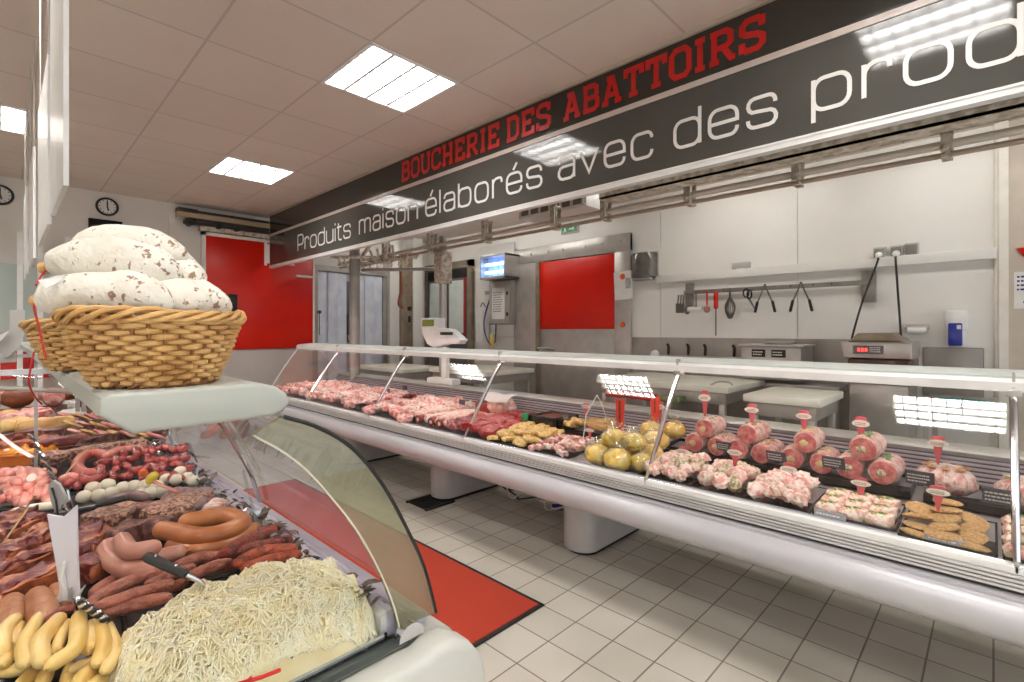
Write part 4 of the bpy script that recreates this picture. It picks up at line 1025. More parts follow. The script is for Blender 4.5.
# body profile (x, z)
nb = [(.53, .772), (.555, .783), (.60, .776), (.64, .752), (.668, .715), (.68, .675), (.676, .63), (.655, .58), (.63, .55), (.60, .52), (.58, .3), (.5, .12), (-.6, .12), (-.6, .772)]
m = MB(); m.prism(nb, 'y', NY0 + .0, NY1); m.build('body', MATS['counter_grey'], nc)
m = MB(); m.prism(nb, 'y', .725, NY0 - .002, bev=.018, seg=3); m.build('end_cheek', MATS['counter_grey'], nc)
m = MB(); m.box(-.55, .5, NY0 + .04, NY1 - .04, 0, .12); m.build('plinth', MATS['black'], nc, smooth=0)
m = MB(); m.box(-.6, .52, NY0 + .012, NY1, .774, .79); m.build('deck', M('deck_dark', (58, 50, 50), .25, .2, col2=(80, 72, 72), sc=8), nc, smooth=0)
# inner front profile strips
m = MB(); m.prism([(.5, .79), (.5, .836), (.512, .838), (.53, .822), (.533, .826), (.55, .814), (.553, .818), (.575, .806), (.592, .80), (.592, .784), (.53, .775)], 'y', NY0 + .012, NY1); m.build('front_profile', M('lilac_alu', (200, 192, 208), .3, .3, col2=(182, 174, 190), sc=12), nc)
m = MB(); m.prism([(.488, .79), (.488, .83), (.5, .838), (.5, .79)], 'y', NY0 + .012, NY1); m.build('inner_lip', MATS['alu'], nc)
OUT = [(.305, 1.226), (.352, 1.206), (.404, 1.172), (.446, 1.128), (.490, 1.064), (.533, .983), (.571, .9), (.600, .80)]
INN = [(.262, 1.204), (.300, 1.176), (.340, 1.138), (.384, 1.081), (.430, 1.013), (.469, .938), (.5, .863), (.515, .81)]
og = [(p.x, p.y) for p in spline([(a, b, 0) for a, b in OUT], 4)]
ig = [(p.x, p.y) for p in spline([(a, b, 0) for a, b in INN], 4)]
m = MB(); m.sheet(lambda u, v: Vector((og[round(u * (len(og) - 1))][0], NY0 + (NY1 - NY0) * v, og[round(u * (len(og) - 1))][1])), len(og) - 1, 1); m.build('curved_pane', MATS['glass'], nc, smooth=180)
# end pane: clear inside the curve, with a bevelled tinted margin
m = MB(); m.prism([(-.4, .79), (-.4, 1.226)] + [(.2, 1.22)] + ig + [(.5, .79)], 'y', NY0 - .004, NY0 + .002); m.build('end_pane', MATS['end_glass'], nc, smooth=0)
m = MB()
n = len(og)
for i in range(n - 1):
    a, b, c, d = og[i], og[i + 1], ig[i + 1], ig[i]
    for y in (NY0 - .006,):
        m._face([m.bm.verts.new((p[0], y, p[1])) for p in (a, b, c, d)])
bmesh.ops.remove_doubles(m.bm, verts=m.bm.verts, dist=.0002)
r = bmesh.ops.extrude_face_region(m.bm, geom=m.bm.faces[:]); bmesh.ops.translate(m.bm, vec=(0, .012, 0), verts=[v for v in r['geom'] if isinstance(v, bmesh.types.BMVert)])
bmesh.ops.recalc_face_normals(m.bm, faces=m.bm.faces)
m.build('end_margin', MATS['edge_glass'], nc, smooth=30)
m = MB(); m.tube([(x + .002, NY0 - .004, z) for x, z in og], .0038, 6); m.build('black_seal', MATS['black'], nc)
m = MB(); m.tube([(x, NY0 - .008, z) for x, z in ig], .0018, 6); m.build('bright_edge', M('edge_bright', (228, 224, 206), .15, .4), nc)
m = MB(); m.box(.05, .535, NY0 - .012, NY0 + .004, .776, .788); m.build('pane_seal', M('seal_dark', (66, 72, 68), .3), nc, smooth=0)
m = MB(); m.prism(arc(.535, .785, .028, 0, 180, 8), 'y', NY0 - .02, NY0 + .0); m.build('clip', MATS['chrome'], nc)
# canopy shelf
cp = rr(.083, 1.231, .318, 1.284, .02, 4)
cp = [(.118, 1.226), (.29, 1.228), (.308, 1.233), (.318, 1.245), (.314, 1.261), (.298, 1.274), (.27, 1.2805), (.096, 1.2805), (.087, 1.275), (.084, 1.254)]
m = MB(); m.prism(cp, 'y', NY0, NY1, bev=.006, seg=3); m.build('canopy_shelf', M('canopy_grey', (170, 172, 163), .42, col2=(165, 167, 158), sc=3), nc)
m = MB(); m.tube([(.2, NY0 + .1, 1.222), (.2, NY1 - .1, 1.222)], .01, 8); m.build('case_lamp', MATS['case_tube'], nc)
for y in (1.72, 2.9, 4.1):
    m = MB(); P = [(x - .012, y, z) for x, z in og[2:]]; m.tube(P, .013, 8, flat=.5); m.build('glass_upright', MATS['chrome'], nc)
for y in (2.0, 3.3, 4.6):
    m = MB(); m.box(-.56, -.53, y - .02, y + .02, .79, 1.24); m.box(-.56, .1, y - .015, y + .015, 1.235, 1.25); m.build('canopy_bracket', MATS['alu'], nc, smooth=0)
# ================================================================== food materials
M('pork', (214, 122, 116), .36, col2=(246, 214, 204), sc=42, lo=.42, hi=.6, bump=.3, bsc=90)
M('pork_fat', (246, 226, 216), .38, col2=(222, 142, 134), sc=38, lo=.46, hi=.62, bump=.3, bsc=90)
M('red_meat', (150, 26, 30), .3, col2=(214, 100, 96), sc=34, lo=.48, hi=.68, bump=.3, bsc=80)
M('dark_meat', (150, 64, 70), .34, col2=(212, 150, 146), sc=40, lo=.42, hi=.64, bump=.3, bsc=90)
M('veal', (226, 168, 154), .38, col2=(244, 222, 210), sc=30, lo=.42, hi=.6, bump=.25, bsc=70)
M('marrow', (168, 52, 38), .4, col2=(120, 26, 22), sc=30)
M('yellow_marinade', (232, 200, 130), .35, col2=(190, 140, 74), sc=48, lo=.42, hi=.62, bump=.4, bsc=90)
M('breaded', (226, 186, 130), .85, col2=(198, 146, 90), sc=110, lo=.4, hi=.62, bump=.9, bsc=300)
M('curry', (255, 220, 100), .3, col2=(244, 196, 64), sc=30, lo=.4, hi=.62, coat=.5)
M('net_bag', (240, 232, 196), .15, col2=(232, 214, 110), sc=18, lo=.45, hi=.6, coat=.6)
M('paupiette', (226, 158, 146), .4, col2=(246, 228, 214), sc=55, lo=.42, hi=.58, bump=.35, bsc=90)
M('herb', (150, 150, 96), .5, col2=(232, 206, 186), sc=70, lo=.42, hi=.55, bump=.35, bsc=90)
M('parsley', (92, 140, 74), .5, col2=(140, 176, 112), sc=40)
M('ham_face', (190, 92, 92), .32, col2=(222, 146, 138), sc=34, lo=.4, hi=.62)
M('stuffing', (232, 206, 172), .5, col2=(206, 190, 120), sc=30)
M('roast_rind', (240, 212, 202), .4, col2=(214, 138, 130), sc=42, lo=.42, hi=.62, bump=.35, bsc=80)
M('mushroom', (176, 128, 86), .6, col2=(214, 176, 130), sc=18)
M('cup_paper', (232, 214, 178), .6)
M('mince', (206, 120, 106), .5, col2=(232, 170, 150), sc=60, lo=.42, hi=.6, bump=.5, bsc=120)
M('spike_pink', (212, 92, 102), .35)
M('spike_label', (240, 234, 220), .4)
M('slate', (84, 88, 98), .45, col2=(74, 78, 88), sc=6)
M('flag_red', (222, 62, 44), .4)
M('terrine', (150, 84, 44), .3, col2=(120, 60, 30), sc=12)
# near counter
M('salami', (226, 220, 206), .8, col2=(178, 168, 152), sc=16)
M('wicker', (210, 168, 106), .5, col2=(180, 132, 74), sc=14, lo=.35, hi=.7)
M('wicker_dark', (170, 120, 66), .55, col2=(140, 94, 50), sc=14)
M('yellow_sausage', (238, 208, 140), .3, col2=(222, 182, 98), sc=16, coat=.25, bump=.08, bsc=60)
M('liver_sausage', (178, 122, 84), .42, col2=(146, 88, 56), sc=36, lo=.4, hi=.65, bump=.2, bsc=90)
M('bacon', (104, 32, 32), .34, col2=(196, 126, 88), sc=30, lo=.54, hi=.66, bump=.5, bsc=70)
M('bacon_rind', (164, 84, 40), .4, col2=(96, 42, 26), sc=30, lo=.42, hi=.64, bump=.4, bsc=70)
M('pale_sausage', (204, 148, 128), .32, col2=(184, 122, 106), sc=18, coat=.3, bump=.1, bsc=60)
M('orange_sausage', (200, 128, 74), .32, col2=(172, 96, 50), sc=16, coat=.3, bump=.1, bsc=60)
M('dry_sausage', (146, 62, 46), .48, col2=(92, 36, 32), sc=44, lo=.4, hi=.65, bump=.7, bsc=110)
M('dry_orange', (178, 78, 42), .48, col2=(118, 44, 28), sc=44, lo=.4, hi=.65, bump=.7, bsc=110)
M('flat_sausage', (174, 104, 82), .42, col2=(132, 68, 54), sc=36, lo=.4, hi=.66, bump=.6, bsc=100)
M('brawn', (122, 72, 62), .35, col2=(206, 162, 134), sc=95, lo=.45, hi=.58, bump=.7, bsc=90)
M('smoked_dark', (86, 48, 44), .4, col2=(158, 104, 92), sc=44, lo=.44, hi=.64, bump=.6, bsc=80)
M('tripe', (156, 126, 122), .4, col2=(128, 98, 96), sc=16, bump=.3, bsc=50)
M('white_ball', (244, 236, 218), .4, col2=(228, 216, 192), sc=24)
M('red_link', (184, 66, 56), .22, col2=(148, 42, 38), sc=30, coat=.7)
M('pink_link', (230, 156, 140), .25, col2=(208, 112, 102), sc=24, lo=.42, hi=.66, coat=.6)
M('ring_pink', (212, 112, 100), .3, col2=(190, 84, 76), sc=20, coat=.3)
M('orange_dish', (226, 118, 30), .3)
M('orange_jelly', (236, 168, 56), .2, col2=(206, 120, 40), sc=22, lo=.4, hi=.6, coat=.4)
M('kraut', (248, 232, 192), .45, col2=(236, 214, 160), sc=14, lo=.4, hi=.66, sss=.05)
M('kraut_strand', (255, 248, 224), .4, col2=(250, 236, 194), sc=30)
M('cumin', (120, 104, 70), .6)
M('cheese_slice', (232, 196, 130), .4, col2=(214, 160, 100), sc=10)
M('ham_slice', (214, 120, 112), .4, col2=(244, 208, 196), sc=30, lo=.45, hi=.6)
M('ham_rind', (120, 58, 36), .35, col2=(168, 92, 50), sc=10)
M('string_red', (190, 30, 26), .6)
M('leaf_dark', (96, 32, 38), .4, col2=(70, 80, 54), sc=12)
M('foil', (206, 206, 212), .18, .9)
M('lemon', (232, 200, 60), .35)
M('bone', (232, 222, 204), .4)


def fx(px, py, z=.72): return at(px, py, Z=z)
def fdeck(x): return .662 + (x - 2.2) * .083      # the sloping deck of the long counter
def ndeck(): return .791


# ------------------------------------------------------------------ pieces shared by the long counter
def food_tray(x0, x1, y0, y1, z, label, h=.022, group='black food trays', mat='dark_tray'):
    t = MB(); w = .006
    t.box(x0, x1, y0, y1, z, z + .004)
    for a, b, c, d in ((x0, x0 + w, y0, y1), (x1 - w, x1, y0, y1), (x0, x1, y0, y0 + w), (x0, x1, y1 - w, y1)): t.box(a, b, c, d, z, z + h)
    return tag(t.build('food_tray', MATS[mat], smooth=0), label, 'tray', group)


PRICE_N = [0]
def price_spike(p, h, label, s=1.0, proto=[None]):
    """pink plastic price spike: wedge stem, flag head and an oval label facing the aisle"""
    if proto[0]: return dup(proto[0], p, label=label, scale=(s, s, h / .16))
    t = thing('price_spike', label, 'price tag', p, 'pink price spikes'); x, y, z = p
    m = MB(); m.prism([(y - .003, z), (y + .003, z), (y + .015, z + .1), (y - .015, z + .1)], 'x', x - .003, x + .003, bev=.001); m.build('stem', MATS['spike_pink'], t, smooth=0)
    m = MB(); m.prism([(y + .014, z + .1), (y - .014, z + .1), (y - .022, z + .15), (y - .012, z + .156), (y + .012, z + .156), (y + .022, z + .15)], 'x', x - .004, x + .003, bev=.001); m.build('head', MATS['spike_pink'], t, smooth=0)
    m = MB(); m.prism([(y + .033 * math.cos(a), z + .118 + .019 * math.sin(a)) for a in [k * PI / 10 for k in range(20)]], 'x', x - .009, x - .004); o = m.build('oval_label', MATS['spike_label'], t, smooth=0)
    m = MB(); scribble(m, (x - .009, y + .022, z + .108), (0, -1, 0), (0, 0, 1), .044, .018, 2, 4, (-1, 0, 0)); m.build('print', M('brown_print', (130, 90, 80), .5), o, smooth=0)
    proto[0] = t
    return t
def slate(p, w, h, label, seed):
    t = thing('slate_label', label, 'price tag', p, 'grey slate price labels'); x, y, z = p
    q = Matrix.Rotation(-.35, 3, 'Y')
    m = MB(); m.box(x - .002, x + .002, y - w / 2, y + w / 2, z, z + h, rot=q, piv=(x, y, z)); m.build('plate', MATS['slate'], t, smooth=0)
    m = MB(); scribble(m, Vector((x, y + w * .42, z)) + q @ Vector((-.003, 0, h * .15)), (0, -1, 0), q @ Vector((0, 0, 1)), w * .84, h * .7, 3, seed, q @ Vector((-1, 0, 0))); m.build('chalk_text', MATS['sign_white'], t, smooth=0)
    m = MB(); m.box(x, x + .02, y - .01, y + .01, z - .005, z + .02); m.build('stand', MATS['black'], t, smooth=0)
    return t


def heap(name, cat, mats, make, pts, desc, group, seed=0, rot=True):
    """separate pieces laid at pts; every one keeps its own label"""
    rnd = random.Random(seed); protos = []
    for k, mt in enumerate(mats):
        for v in range(2):
            protos.append((mt, v))
    made = {}
    for i, (p, lb) in enumerate(pts):
        key = protos[rnd.randrange(len(protos))]
        rz = rnd.uniform(-.5, .5) if rot is True else (rot + rnd.uniform(-.12, .12))
        full = desc + ', ' + lb
        if key in made:
            o = made[key].copy(); COL.objects.link(o); o.location = p
            for ch in made[key].children:
                c = ch.copy(); COL.objects.link(c); c.parent = o
        else:
            m = MB(); make(m, key[1] + seed * 3 + len(made)); o = m.build(name, MATS[key[0]]); o.location = p; made[key] = o
        o.rotation_euler = (rnd.uniform(-.25, .25), rnd.uniform(-.25, .25), rz)
        s = rnd.uniform(.88, 1.1); o.scale = (s, s, s * rnd.uniform(.9, 1.1))
        tag(o, full, cat, group)


def rowcol(x0, x1, nx, y0, y1, ny, z, names_x, where, seed, jit=.3, dome=.03, skip=0):
    """positions in rows from the glass (x0) to the back (x1), counted from y1 (far end) to y0"""
    rnd = random.Random(seed); out = []
    for i in range(nx):
        for j in range(ny):
            fx_ = (i + .5) / nx; fy_ = (j + .5) / ny
            x = x0 + (x1 - x0) * fx_ + rnd.uniform(-jit, jit) * (x1 - x0) / nx
            y = y1 + (y0 - y1) * fy_ + rnd.uniform(-jit, jit) * (y1 - y0) / ny
            zz = z + (x - x0) * .083 + dome * (math.sin(PI * fy_) * math.sin(PI * min(1, fx_ + .15))) + rnd.uniform(0, .006)
            out.append(((x, y, zz), '%s, %s from far end' % (names_x[i] + ' ' + where, ORD[j])))
    return out
ROW3 = ['front row', 'middle row', 'back row']
ROW4 = ['front row', 'second row', 'third row', 'back row']
ROW5 = ['front row', 'second row', 'third row', 'fourth row', 'back row']
ROW2 = ['front row', 'back row']

BEFORE = set(o.name for o in bpy.data.objects)
# ------------------------------------------------------------------ long counter, right to left
def chunk(sx, sy, sz, amp=.006, fr=30, rnd=.55):
    return lambda m, sd: m.slab((0, 0, sz / 2), (sx, sy, sz), amp=amp, fr=fr, seed=sd, rnd=rnd, nx=6, ny=6, nz=6)
# paper cups of stuffed meat
def paper_cup(p, label, proto=[None]):
    if proto[0]: return dup(proto[0], p, random.Random(int(p[1] * 1000)).uniform(-.1, .1), label=label, scale=.95)
    x, y, z = p; t = thing('paper_cup', label, 'paper cup', p, 'square paper cups of stuffed meat')
    m = MB(); w = .042
    a = [m.bm.verts.new((x + sx * w * .85, y + sy * w * .85, z)) for sx, sy in ((-1, -1), (1, -1), (1, 1), (-1, 1))]; b = [m.bm.verts.new((x + sx * w, y + sy * w, z + .03)) for sx, sy in ((-1, -1), (1, -1), (1, 1), (-1, 1))]
    m._face(a)
    for k in range(4): m._face([a[k], a[(k + 1) % 4], b[(k + 1) % 4], b[k]])
    m.build('cup', MATS['cup_paper'], t, smooth=0)
    m = MB(); m.slab((x, y, z + .026), (.082, .082, .042), amp=.011, fr=40, seed=4, rnd=.4); m.build('meat', MATS['paupiette'], t)
    m = MB()
    for k in range(5): m.ball((x + .02 * math.cos(k * 1.3), y + .02 * math.sin(k * 1.3), z + .046), (.008, .01, .006), 7, 5, amp=.3, seed=k)
    m.build('herb_garnish', MATS['parsley'], t)
    m = MB()
    for k in range(4): m.ball((x + .024 * math.cos(k * 1.6 + .8), y + .024 * math.sin(k * 1.6 + .8), z + .045), (.011, .009, .007), 7, 5, amp=.3, seed=k + 9)
    m.build('cheese_bits', MATS['yellow_marinade'], t)
    proto[0] = t; return t
c = fx(871, 503, .70)
food_tray(2.15, 2.5, .245, .495, .668, 'black tray under nine square paper cups in the long counter')
for i in range(3):
    for j in range(3):
        paper_cup((2.205 + .08 * i, .45 - .078 * j, .674 + .007 * i), 'square paper cup of stuffed meat, %s row from the glass, %s in the row' % (ORD[i], ['far', 'middle', 'near'][j]))
food_tray(2.13, 2.5, -.29, -.02, .668, 'black tray of round paper cups at the right edge of the long counter')
for i in range(4):
    for j in range(2): paper_cup((2.18 + .082 * i, -.065 - .09 * j, .676 + .007 * i), 'paper cup at the right edge of the counter, %s from the glass%s' % (ORD[i], ', outer column' if j else ''))
# breaded cutlets
food_tray(2.13, 2.5, -.01, .235, .666, 'black tray of breaded cutlets in the long counter')
pts = []
for i in range(5):
    for j in range(3):
        if i == 4 and j != 1: continue
        pts.append(((2.175 + .062 * i, .188 - .068 * j, .676 + .012 * i + (.016 if j == 1 else 0)), ('%s row from the glass, %s' % (ORD[i], ['far side', 'middle', 'near side'][j])) if i < 4 else 'on top at the back'))
def cutlet(m, sd): m.ball((0, 0, .01), (.056, .047, .010), 18, 8, amp=.12, fr=2.6, seed=sd)
heap('breaded_cutlet', 'cutlet', ['breaded'], cutlet, pts, 'breaded golden cutlet', 'breaded cutlets', 11)
# paupiettes: three trays
def paup(m, sd): m.ball((0, 0, .022), (.04, .031, .028), 14, 9, amp=.34, fr=2.6, seed=sd)
def tray_of(y0, y1, nm, mats, where, seed, mk=paup, nx=5, ny=5, desc='small stuffed meat parcel', group=None, name='meat_parcel', cat='meat parcel', x0=2.145, x1=2.5, dome=.028):
    food_tray(x0 - .01, x1 + .02, y0 - .012, y1 + .012, .666, 'black tray under the ' + nm)
    heap(name, cat, mats, mk, rowcol(x0 + .01, x1 - .03, nx, y0 + .022, y1 - .022, ny, .674, (ROW5 if nx == 5 else ROW4 if nx == 4 else ROW3), where, seed), desc, group or nm, seed)
tray_of(.525, .735, 'pink meat parcels of the middle tray', ['pork_fat', 'paupiette'], 'of middle parcel tray', 21)
tray_of(.76, .97, 'herbed meat parcels beside the middle tray', ['paupiette', 'veal', 'herb'], 'of the herbed parcel tray', 22)
tray_of(.995, 1.225, 'white meat parcels beside the yellow bags', ['paupiette', 'pork_fat', 'herb'], 'beside the yellow bags', 23)
# rolled roasts of the back row, three by three
def roll(p, r, L, label, kind, ry=0, proto={}):
    if kind in proto:
        o = dup(proto[kind], p, ry, label=label, scale=r / .055); return o
    x, y, z = p; t = thing('rolled_roast', label, 'roast', p, 'rolled roasts of the back row')
    m = MB(); q = []
    for k in range(7):
        f = k / 6; q.append((x + (f - .5) * L, y + .004 * math.sin(f * 5), z + r))
    m.tube(q, [r * (.96 if 0 < k < 6 else .9) * (1 + .04 * (k % 2)) for k in range(7)], 20); m.build('meat_roll', MATS['roast_rind'], t, smooth=60)
    m = MB(); m.lathe([(r * .88, 0), (r * .86, .004), (0, .005)], (x - L / 2, y, z + r), 24, ax=(-1, 0, 0)); m.build('cut_face', MATS['ham_face'], t)
    f = LAST[0]
    m = MB(); m.ball((x - L / 2 - .004, y + .006, z + r * .98), (.004, r * .36, r * .3), 12, 7, amp=.3, seed=kind); m.build('stuffing', MATS[['stuffing', 'ham_face', 'stuffing', 'herb'][kind]], f)
    m = MB()
    for k in range(9): a = random.Random(k + kind).uniform; m.ball((x - L * .3 + L * .6 * k / 9, y + a(-.02, .02), z + 2 * r - .004), (.012, .011, .008), 7, 5, amp=.4, seed=k)
    m.build('topping', MATS[['herb', 'mushroom', 'stuffing', 'parsley'][kind]], t)
    m = MB()
    for k in (1, 2, 3): xx = x - L / 2 + L * k / 4; m.tube([(xx, y + r * 1.0 * math.cos(a), z + r + r * 1.0 * math.sin(a)) for a in [q_ * PI / 8 for q_ in range(16)]], .0018, 5, closed=True)
    m.build('string', MATS['sign_white'], t)
    proto[kind] = t; return t
BX0, BX1 = 2.55, 2.86
food_tray(BX0, BX1, .24, 1.36, .70, 'long black tray of rolled roasts along the counter back', .03)
food_tray(BX0, BX1, -.4, .2, .70, 'black tray of round roasts at the right end of the counter back', .03)
for k, (yc, nm) in enumerate(((1.10, 'nearest the yellow bags'), (.875, 'second from the yellow bags'), (.625, 'third from the yellow bags'), (.395, 'with green topping, fourth from the yellow bags'))):
    r = .053 if k < 3 else .055
    for dy, dz, w in ((r * 1.1, 0, 'far lower'), (-r * 1.1, 0, 'near lower'), (.008, r * 1.62, 'topmost')):
        roll((2.70, yc + dy, .722 + dz), r, .2, '%s rolled roast of the trio %s' % (w, nm), k, random.Random(k).uniform(-.05, .05))
# round roast with mushrooms
def round_roast(p, label, garnish, R=.085):
    x, y, z = p; t = thing('round_roast', label, 'roast', p)
    m = MB(); m.ball((x, y, z + .06), (R, R * 1.15, .062), 22, 12, amp=.12, fr=3, seed=7); m.build('meat', MATS['roast_rind'], t)
    m = MB()
    for k in range(8): m.tube(spline([(x + R * 1.02 * math.sin(b) * math.cos(k * PI / 8), y + R * 1.17 * math.sin(b) * math.sin(k * PI / 8), z + .06 + .064 * math.cos(b)) for b in [-1.7 + .34 * q for q in range(11)]], 2), .0015, 4)
    m.build('string', MATS['sign_white'], t)
    m = MB()
    for k in range(8): a = k * .8; m.ball((x + .05 * math.cos(a), y + .062 * math.sin(a), z + .115), (.02, .014, .007), 9, 5, amp=.25, seed=k)
    m.build('garnish', MATS[garnish], t)
round_roast((2.68, .14, .712), 'round tied roast topped with mushroom slices behind the breaded cutlets', 'mushroom')
round_roast((2.66, -.1, .712), 'round tied roast with herbs behind the right slate label', 'herb')
def sp_at(px, pt, pb, x): # spike whose label is seen at (px, pt) and foot at pb, standing on the row at depth x
    b = at(px, pb, X=x); t_ = at(px, pt, X=x); return (x, b.y, b.z), max(.07, t_.z - b.z)
for px, pt, pb, x, lb in ((705, 394, 416, 2.68, 'pink price spike behind the roast trio nearest the yellow bags'), (752, 400, 424, 2.68, 'pink price spike in the second roast trio from the yellow bags'), (804, 406, 430, 2.68, 'pink price spike in the third roast trio from the yellow bags'),
                          (861, 412, 440, 2.68, 'pink price spike in the green topped roast trio'), (938, 431, 460, 2.62, 'pink price spike over the mushroom topped roast'), (683, 442, 464, 2.34, 'pink price spike in the white parcels beside the yellow bags'),
                          (735, 442, 466, 2.36, 'pink price spike in the herbed parcels'), (789, 458, 484, 2.34, 'pink price spike in the pink parcels of the middle tray'), (861, 472, 496, 2.34, 'pink price spike among the nine paper cups'),
                          (938, 480, 506, 2.30, 'pink price spike in the breaded cutlets'), (586, 400, 414, 2.62, 'pink price spike beside the brown terrine'), (590, 424, 436, 2.42, 'pink price spike in the diced pork'),
                          (660, 398, 420, 2.72, 'pink price spike behind the yellow bags')):
    p, h = sp_at(px, pt, pb, x); price_spike(p, h, lb, 1.0)
for px, py, w, h, x, lb, sd in ((725, 447, .075, .05, 2.53, 'grey slate label between first and second roast trio', 1), (777, 458, .085, .055, 2.53, 'grey slate label between second and third roast trio', 2), (834, 464, .085, .055, 2.53, 'grey slate label left of the green topped roasts', 3),
                                (920, 480, .09, .06, 2.53, 'grey slate label before the mushroom topped roast', 4), (1001, 500, .1, .065, 2.5, 'grey slate label at the right edge before the last roast', 5), (567, 417, .06, .04, 2.55, 'grey slate label beside the red meat', 6)):
    p = at(px, py, X=x); slate((p.x, p.y, p.z), w, h, lb, sd)
for px, py, lb in ((830, 513, 'narrow lilac shelf label below the nine paper cups'), (945, 553, 'narrow lilac shelf label below the breaded cutlets')):
    p = at(px, py, X=2.14); t = thing('shelf_label', lb, 'price tag', (2.14, p.y, .69), 'lilac shelf labels')
    m = MB(); m.box(2.134, 2.14, p.y - .05, p.y + .05, .688, .706); m.build('plate', MATS['lilac'], t, smooth=0)
    m = MB(); scribble(m, (2.134, p.y + .042, .69), (0, -1, 0), (0, 0, 1), .084, .014, 1, int(px), (-1, 0, 0)); m.build('print', MATS['sign_white'], t, smooth=0)
# yellow bags
def net_bag(p, s, label, seed, mat):
    x, y, z = p; t = thing('marinade_bag', label, 'bag', p, 'clear bags of yellow marinated meat')
    m = MB(); m.ball((x, y, z + .052 * s), (.07 * s, .075 * s, .056 * s), 20, 12, amp=.16, fr=2.6, seed=seed); m.build('meat', MATS['curry'], t)
    m = MB(); m.ball((x, y, z + .054 * s), (.074 * s, .079 * s, .06 * s), 20, 12, amp=.2, fr=3.2, seed=seed + 3); m.build('clear_bag', MATS['film'], t)
    m = MB(); rnd = random.Random(seed)
    m.sheet(lambda u, v: Vector((x + .02 * s + (.014 + .03 * v) * s * math.cos(u * 2 * PI), y + (.014 + .034 * v) * s * math.sin(u * 2 * PI), z + (.1 + .045 * v + .008 * math.sin(u * 19 + seed)) * s)), 18, 3); m.build('tied_neck', MATS['film'], t)
    return t
BAGS = [(2.20, 1.50, 0, .95, 'leftmost front bag'), (2.19, 1.375, 0, 1.0, 'lowest bag against the glass'), (2.24, 1.265, 0, .8, 'bag behind the glass upright'), (2.32, 1.52, .01, .9, 'bag behind the leftmost one'), (2.33, 1.40, .02, 1.0, 'bag in the middle of the pile'),
        (2.36, 1.28, .01, .85, 'bag at the near side of the pile'), (2.27, 1.45, .085, .85, 'bag on the crown of the pile'), (2.29, 1.335, .08, .8, 'second bag on the crown of the pile'), (2.46, 1.46, .02, .9, 'yellow bag in the rear row, far side'), (2.5, 1.33, .03, .95, 'pale one at the pile back near the roasts'), (2.62, 1.42, .05, .9, 'pale one at the pile back behind the crown'), (2.66, 1.30, .06, .85, 'topmost pale one behind the glass upright')]
for k, (x, y, dz_, s, w) in enumerate(BAGS):
    net_bag((x, y, fdeck(x) + .012 + dz_), s, 'clear bag of yellow marinated meat, ' + w, k, 'curry')
# red flags
def red_flag(px, pyt, pyb, x, label):
    a = at(px, pyt, X=x); b = at(px, pyb, X=x); t = thing('price_flag', label, 'price tag', (x, b.y, b.z), 'tall red price flags'); h = a.z - b.z; y = b.y; z = b.z
    m = MB(); m.prism([(y - .02, z), (y + .02, z), (y + .03, z + h), (y, z + h * .94), (y - .034, z + h)], 'x', x - .003, x); m.build('card', MATS['flag_red'], t, smooth=0)
    m = MB(); scribble(m, (x - .003, y - .012, z + .05), (0, 0, 1), (0, 1, 0), h * .7, .022, 1, 2, (-1, 0, 0), .95); m.build('print', MATS['black'], t, smooth=0)
red_flag(620, 395, 428, 2.5, 'tall red price flag standing among the yellow bags'); red_flag(655, 392, 418, 2.66, 'tall red price flag behind the glass upright by the yellow bags')
# diced pork, yellow marinated, terrine, red meat
def dice(m, sd): m.slab((0, 0, .014), (.046, .038, .03), amp=.006, fr=60, seed=sd, rnd=.45, nx=4, ny=4, nz=4)
food_tray(2.16, 2.5, 1.70, 1.97, .666, 'black tray of diced pork in the long counter')
heap('pork_dice', 'meat cube', ['pork', 'pork_fat', 'dark_meat'], dice, rowcol(2.16, 2.5, 5, 1.71, 1.96, 9, .672, ROW5, 'of the diced pork tray', 31, .4, .025), 'small pork cube', 'diced pork', 31)
food_tray(2.16, 2.56, 2.0, 2.33, .666, 'black tray of yellow marinated meat in the long counter')
heap('marinated_steak', 'steak', ['yellow_marinade'], chunk(.115, .095, .032, .012, 26, .6), rowcol(2.16, 2.55, 5, 2.01, 2.32, 4, .674, ROW5, 'of the yellow marinated tray', 32, .3, .026), 'pale yellow marinated steak', 'yellow marinated steaks', 32)
food_tray(2.58, 2.84, 1.72, 2.06, .70, 'black tray of golden marinated cutlets at the counter back')
heap('marinated_steak', 'steak', ['yellow_marinade', 'breaded'], chunk(.12, .1, .035, .012, 26, .6), rowcol(2.58, 2.84, 2, 1.74, 2.04, 4, .72, ROW2, 'of the golden tray at the back', 33, .2, .03), 'golden marinated cutlet', 'golden marinated cutlets', 33)
t = thing('terrine_dish', 'black dish of brown terrine at the counter back beside the red meat', 'dish', (2.7, 2.2, .70))
m = MB()
for a, b, c_, d in ((2.58, 2.84, 2.1, 2.13), (2.58, 2.84, 2.32, 2.35), (2.58, 2.61, 2.1, 2.35), (2.81, 2.84, 2.1, 2.35)): m.box(a, b, c_, d, .70, .79, bev=.004)
m.build('dish', MATS['black_gloss'], t)
m = MB(); m.slab((2.71, 2.225, .755), (.21, .2, .05), amp=.006, fr=30, seed=3, rnd=.2); m.build('terrine', MATS['terrine'], t)
for k, (x0, x1, y0, y1, nx, ny, w) in enumerate(((2.15, 2.5, 2.34, 2.72, 3, 5, 'beside the yellow tray'), (2.5, 2.82, 2.38, 2.72, 3, 5, 'at the back beside the terrine'))):
    heap('red_steak', 'steak', ['red_meat', 'dark_meat'], chunk(.135, .11, .05, .018, 20, .6), rowcol(x0, x1, nx, y0, y1, ny, .672, ROW3, w, 41 + k, .3, .04), 'red beef piece', 'red beef pieces', 41 + k)
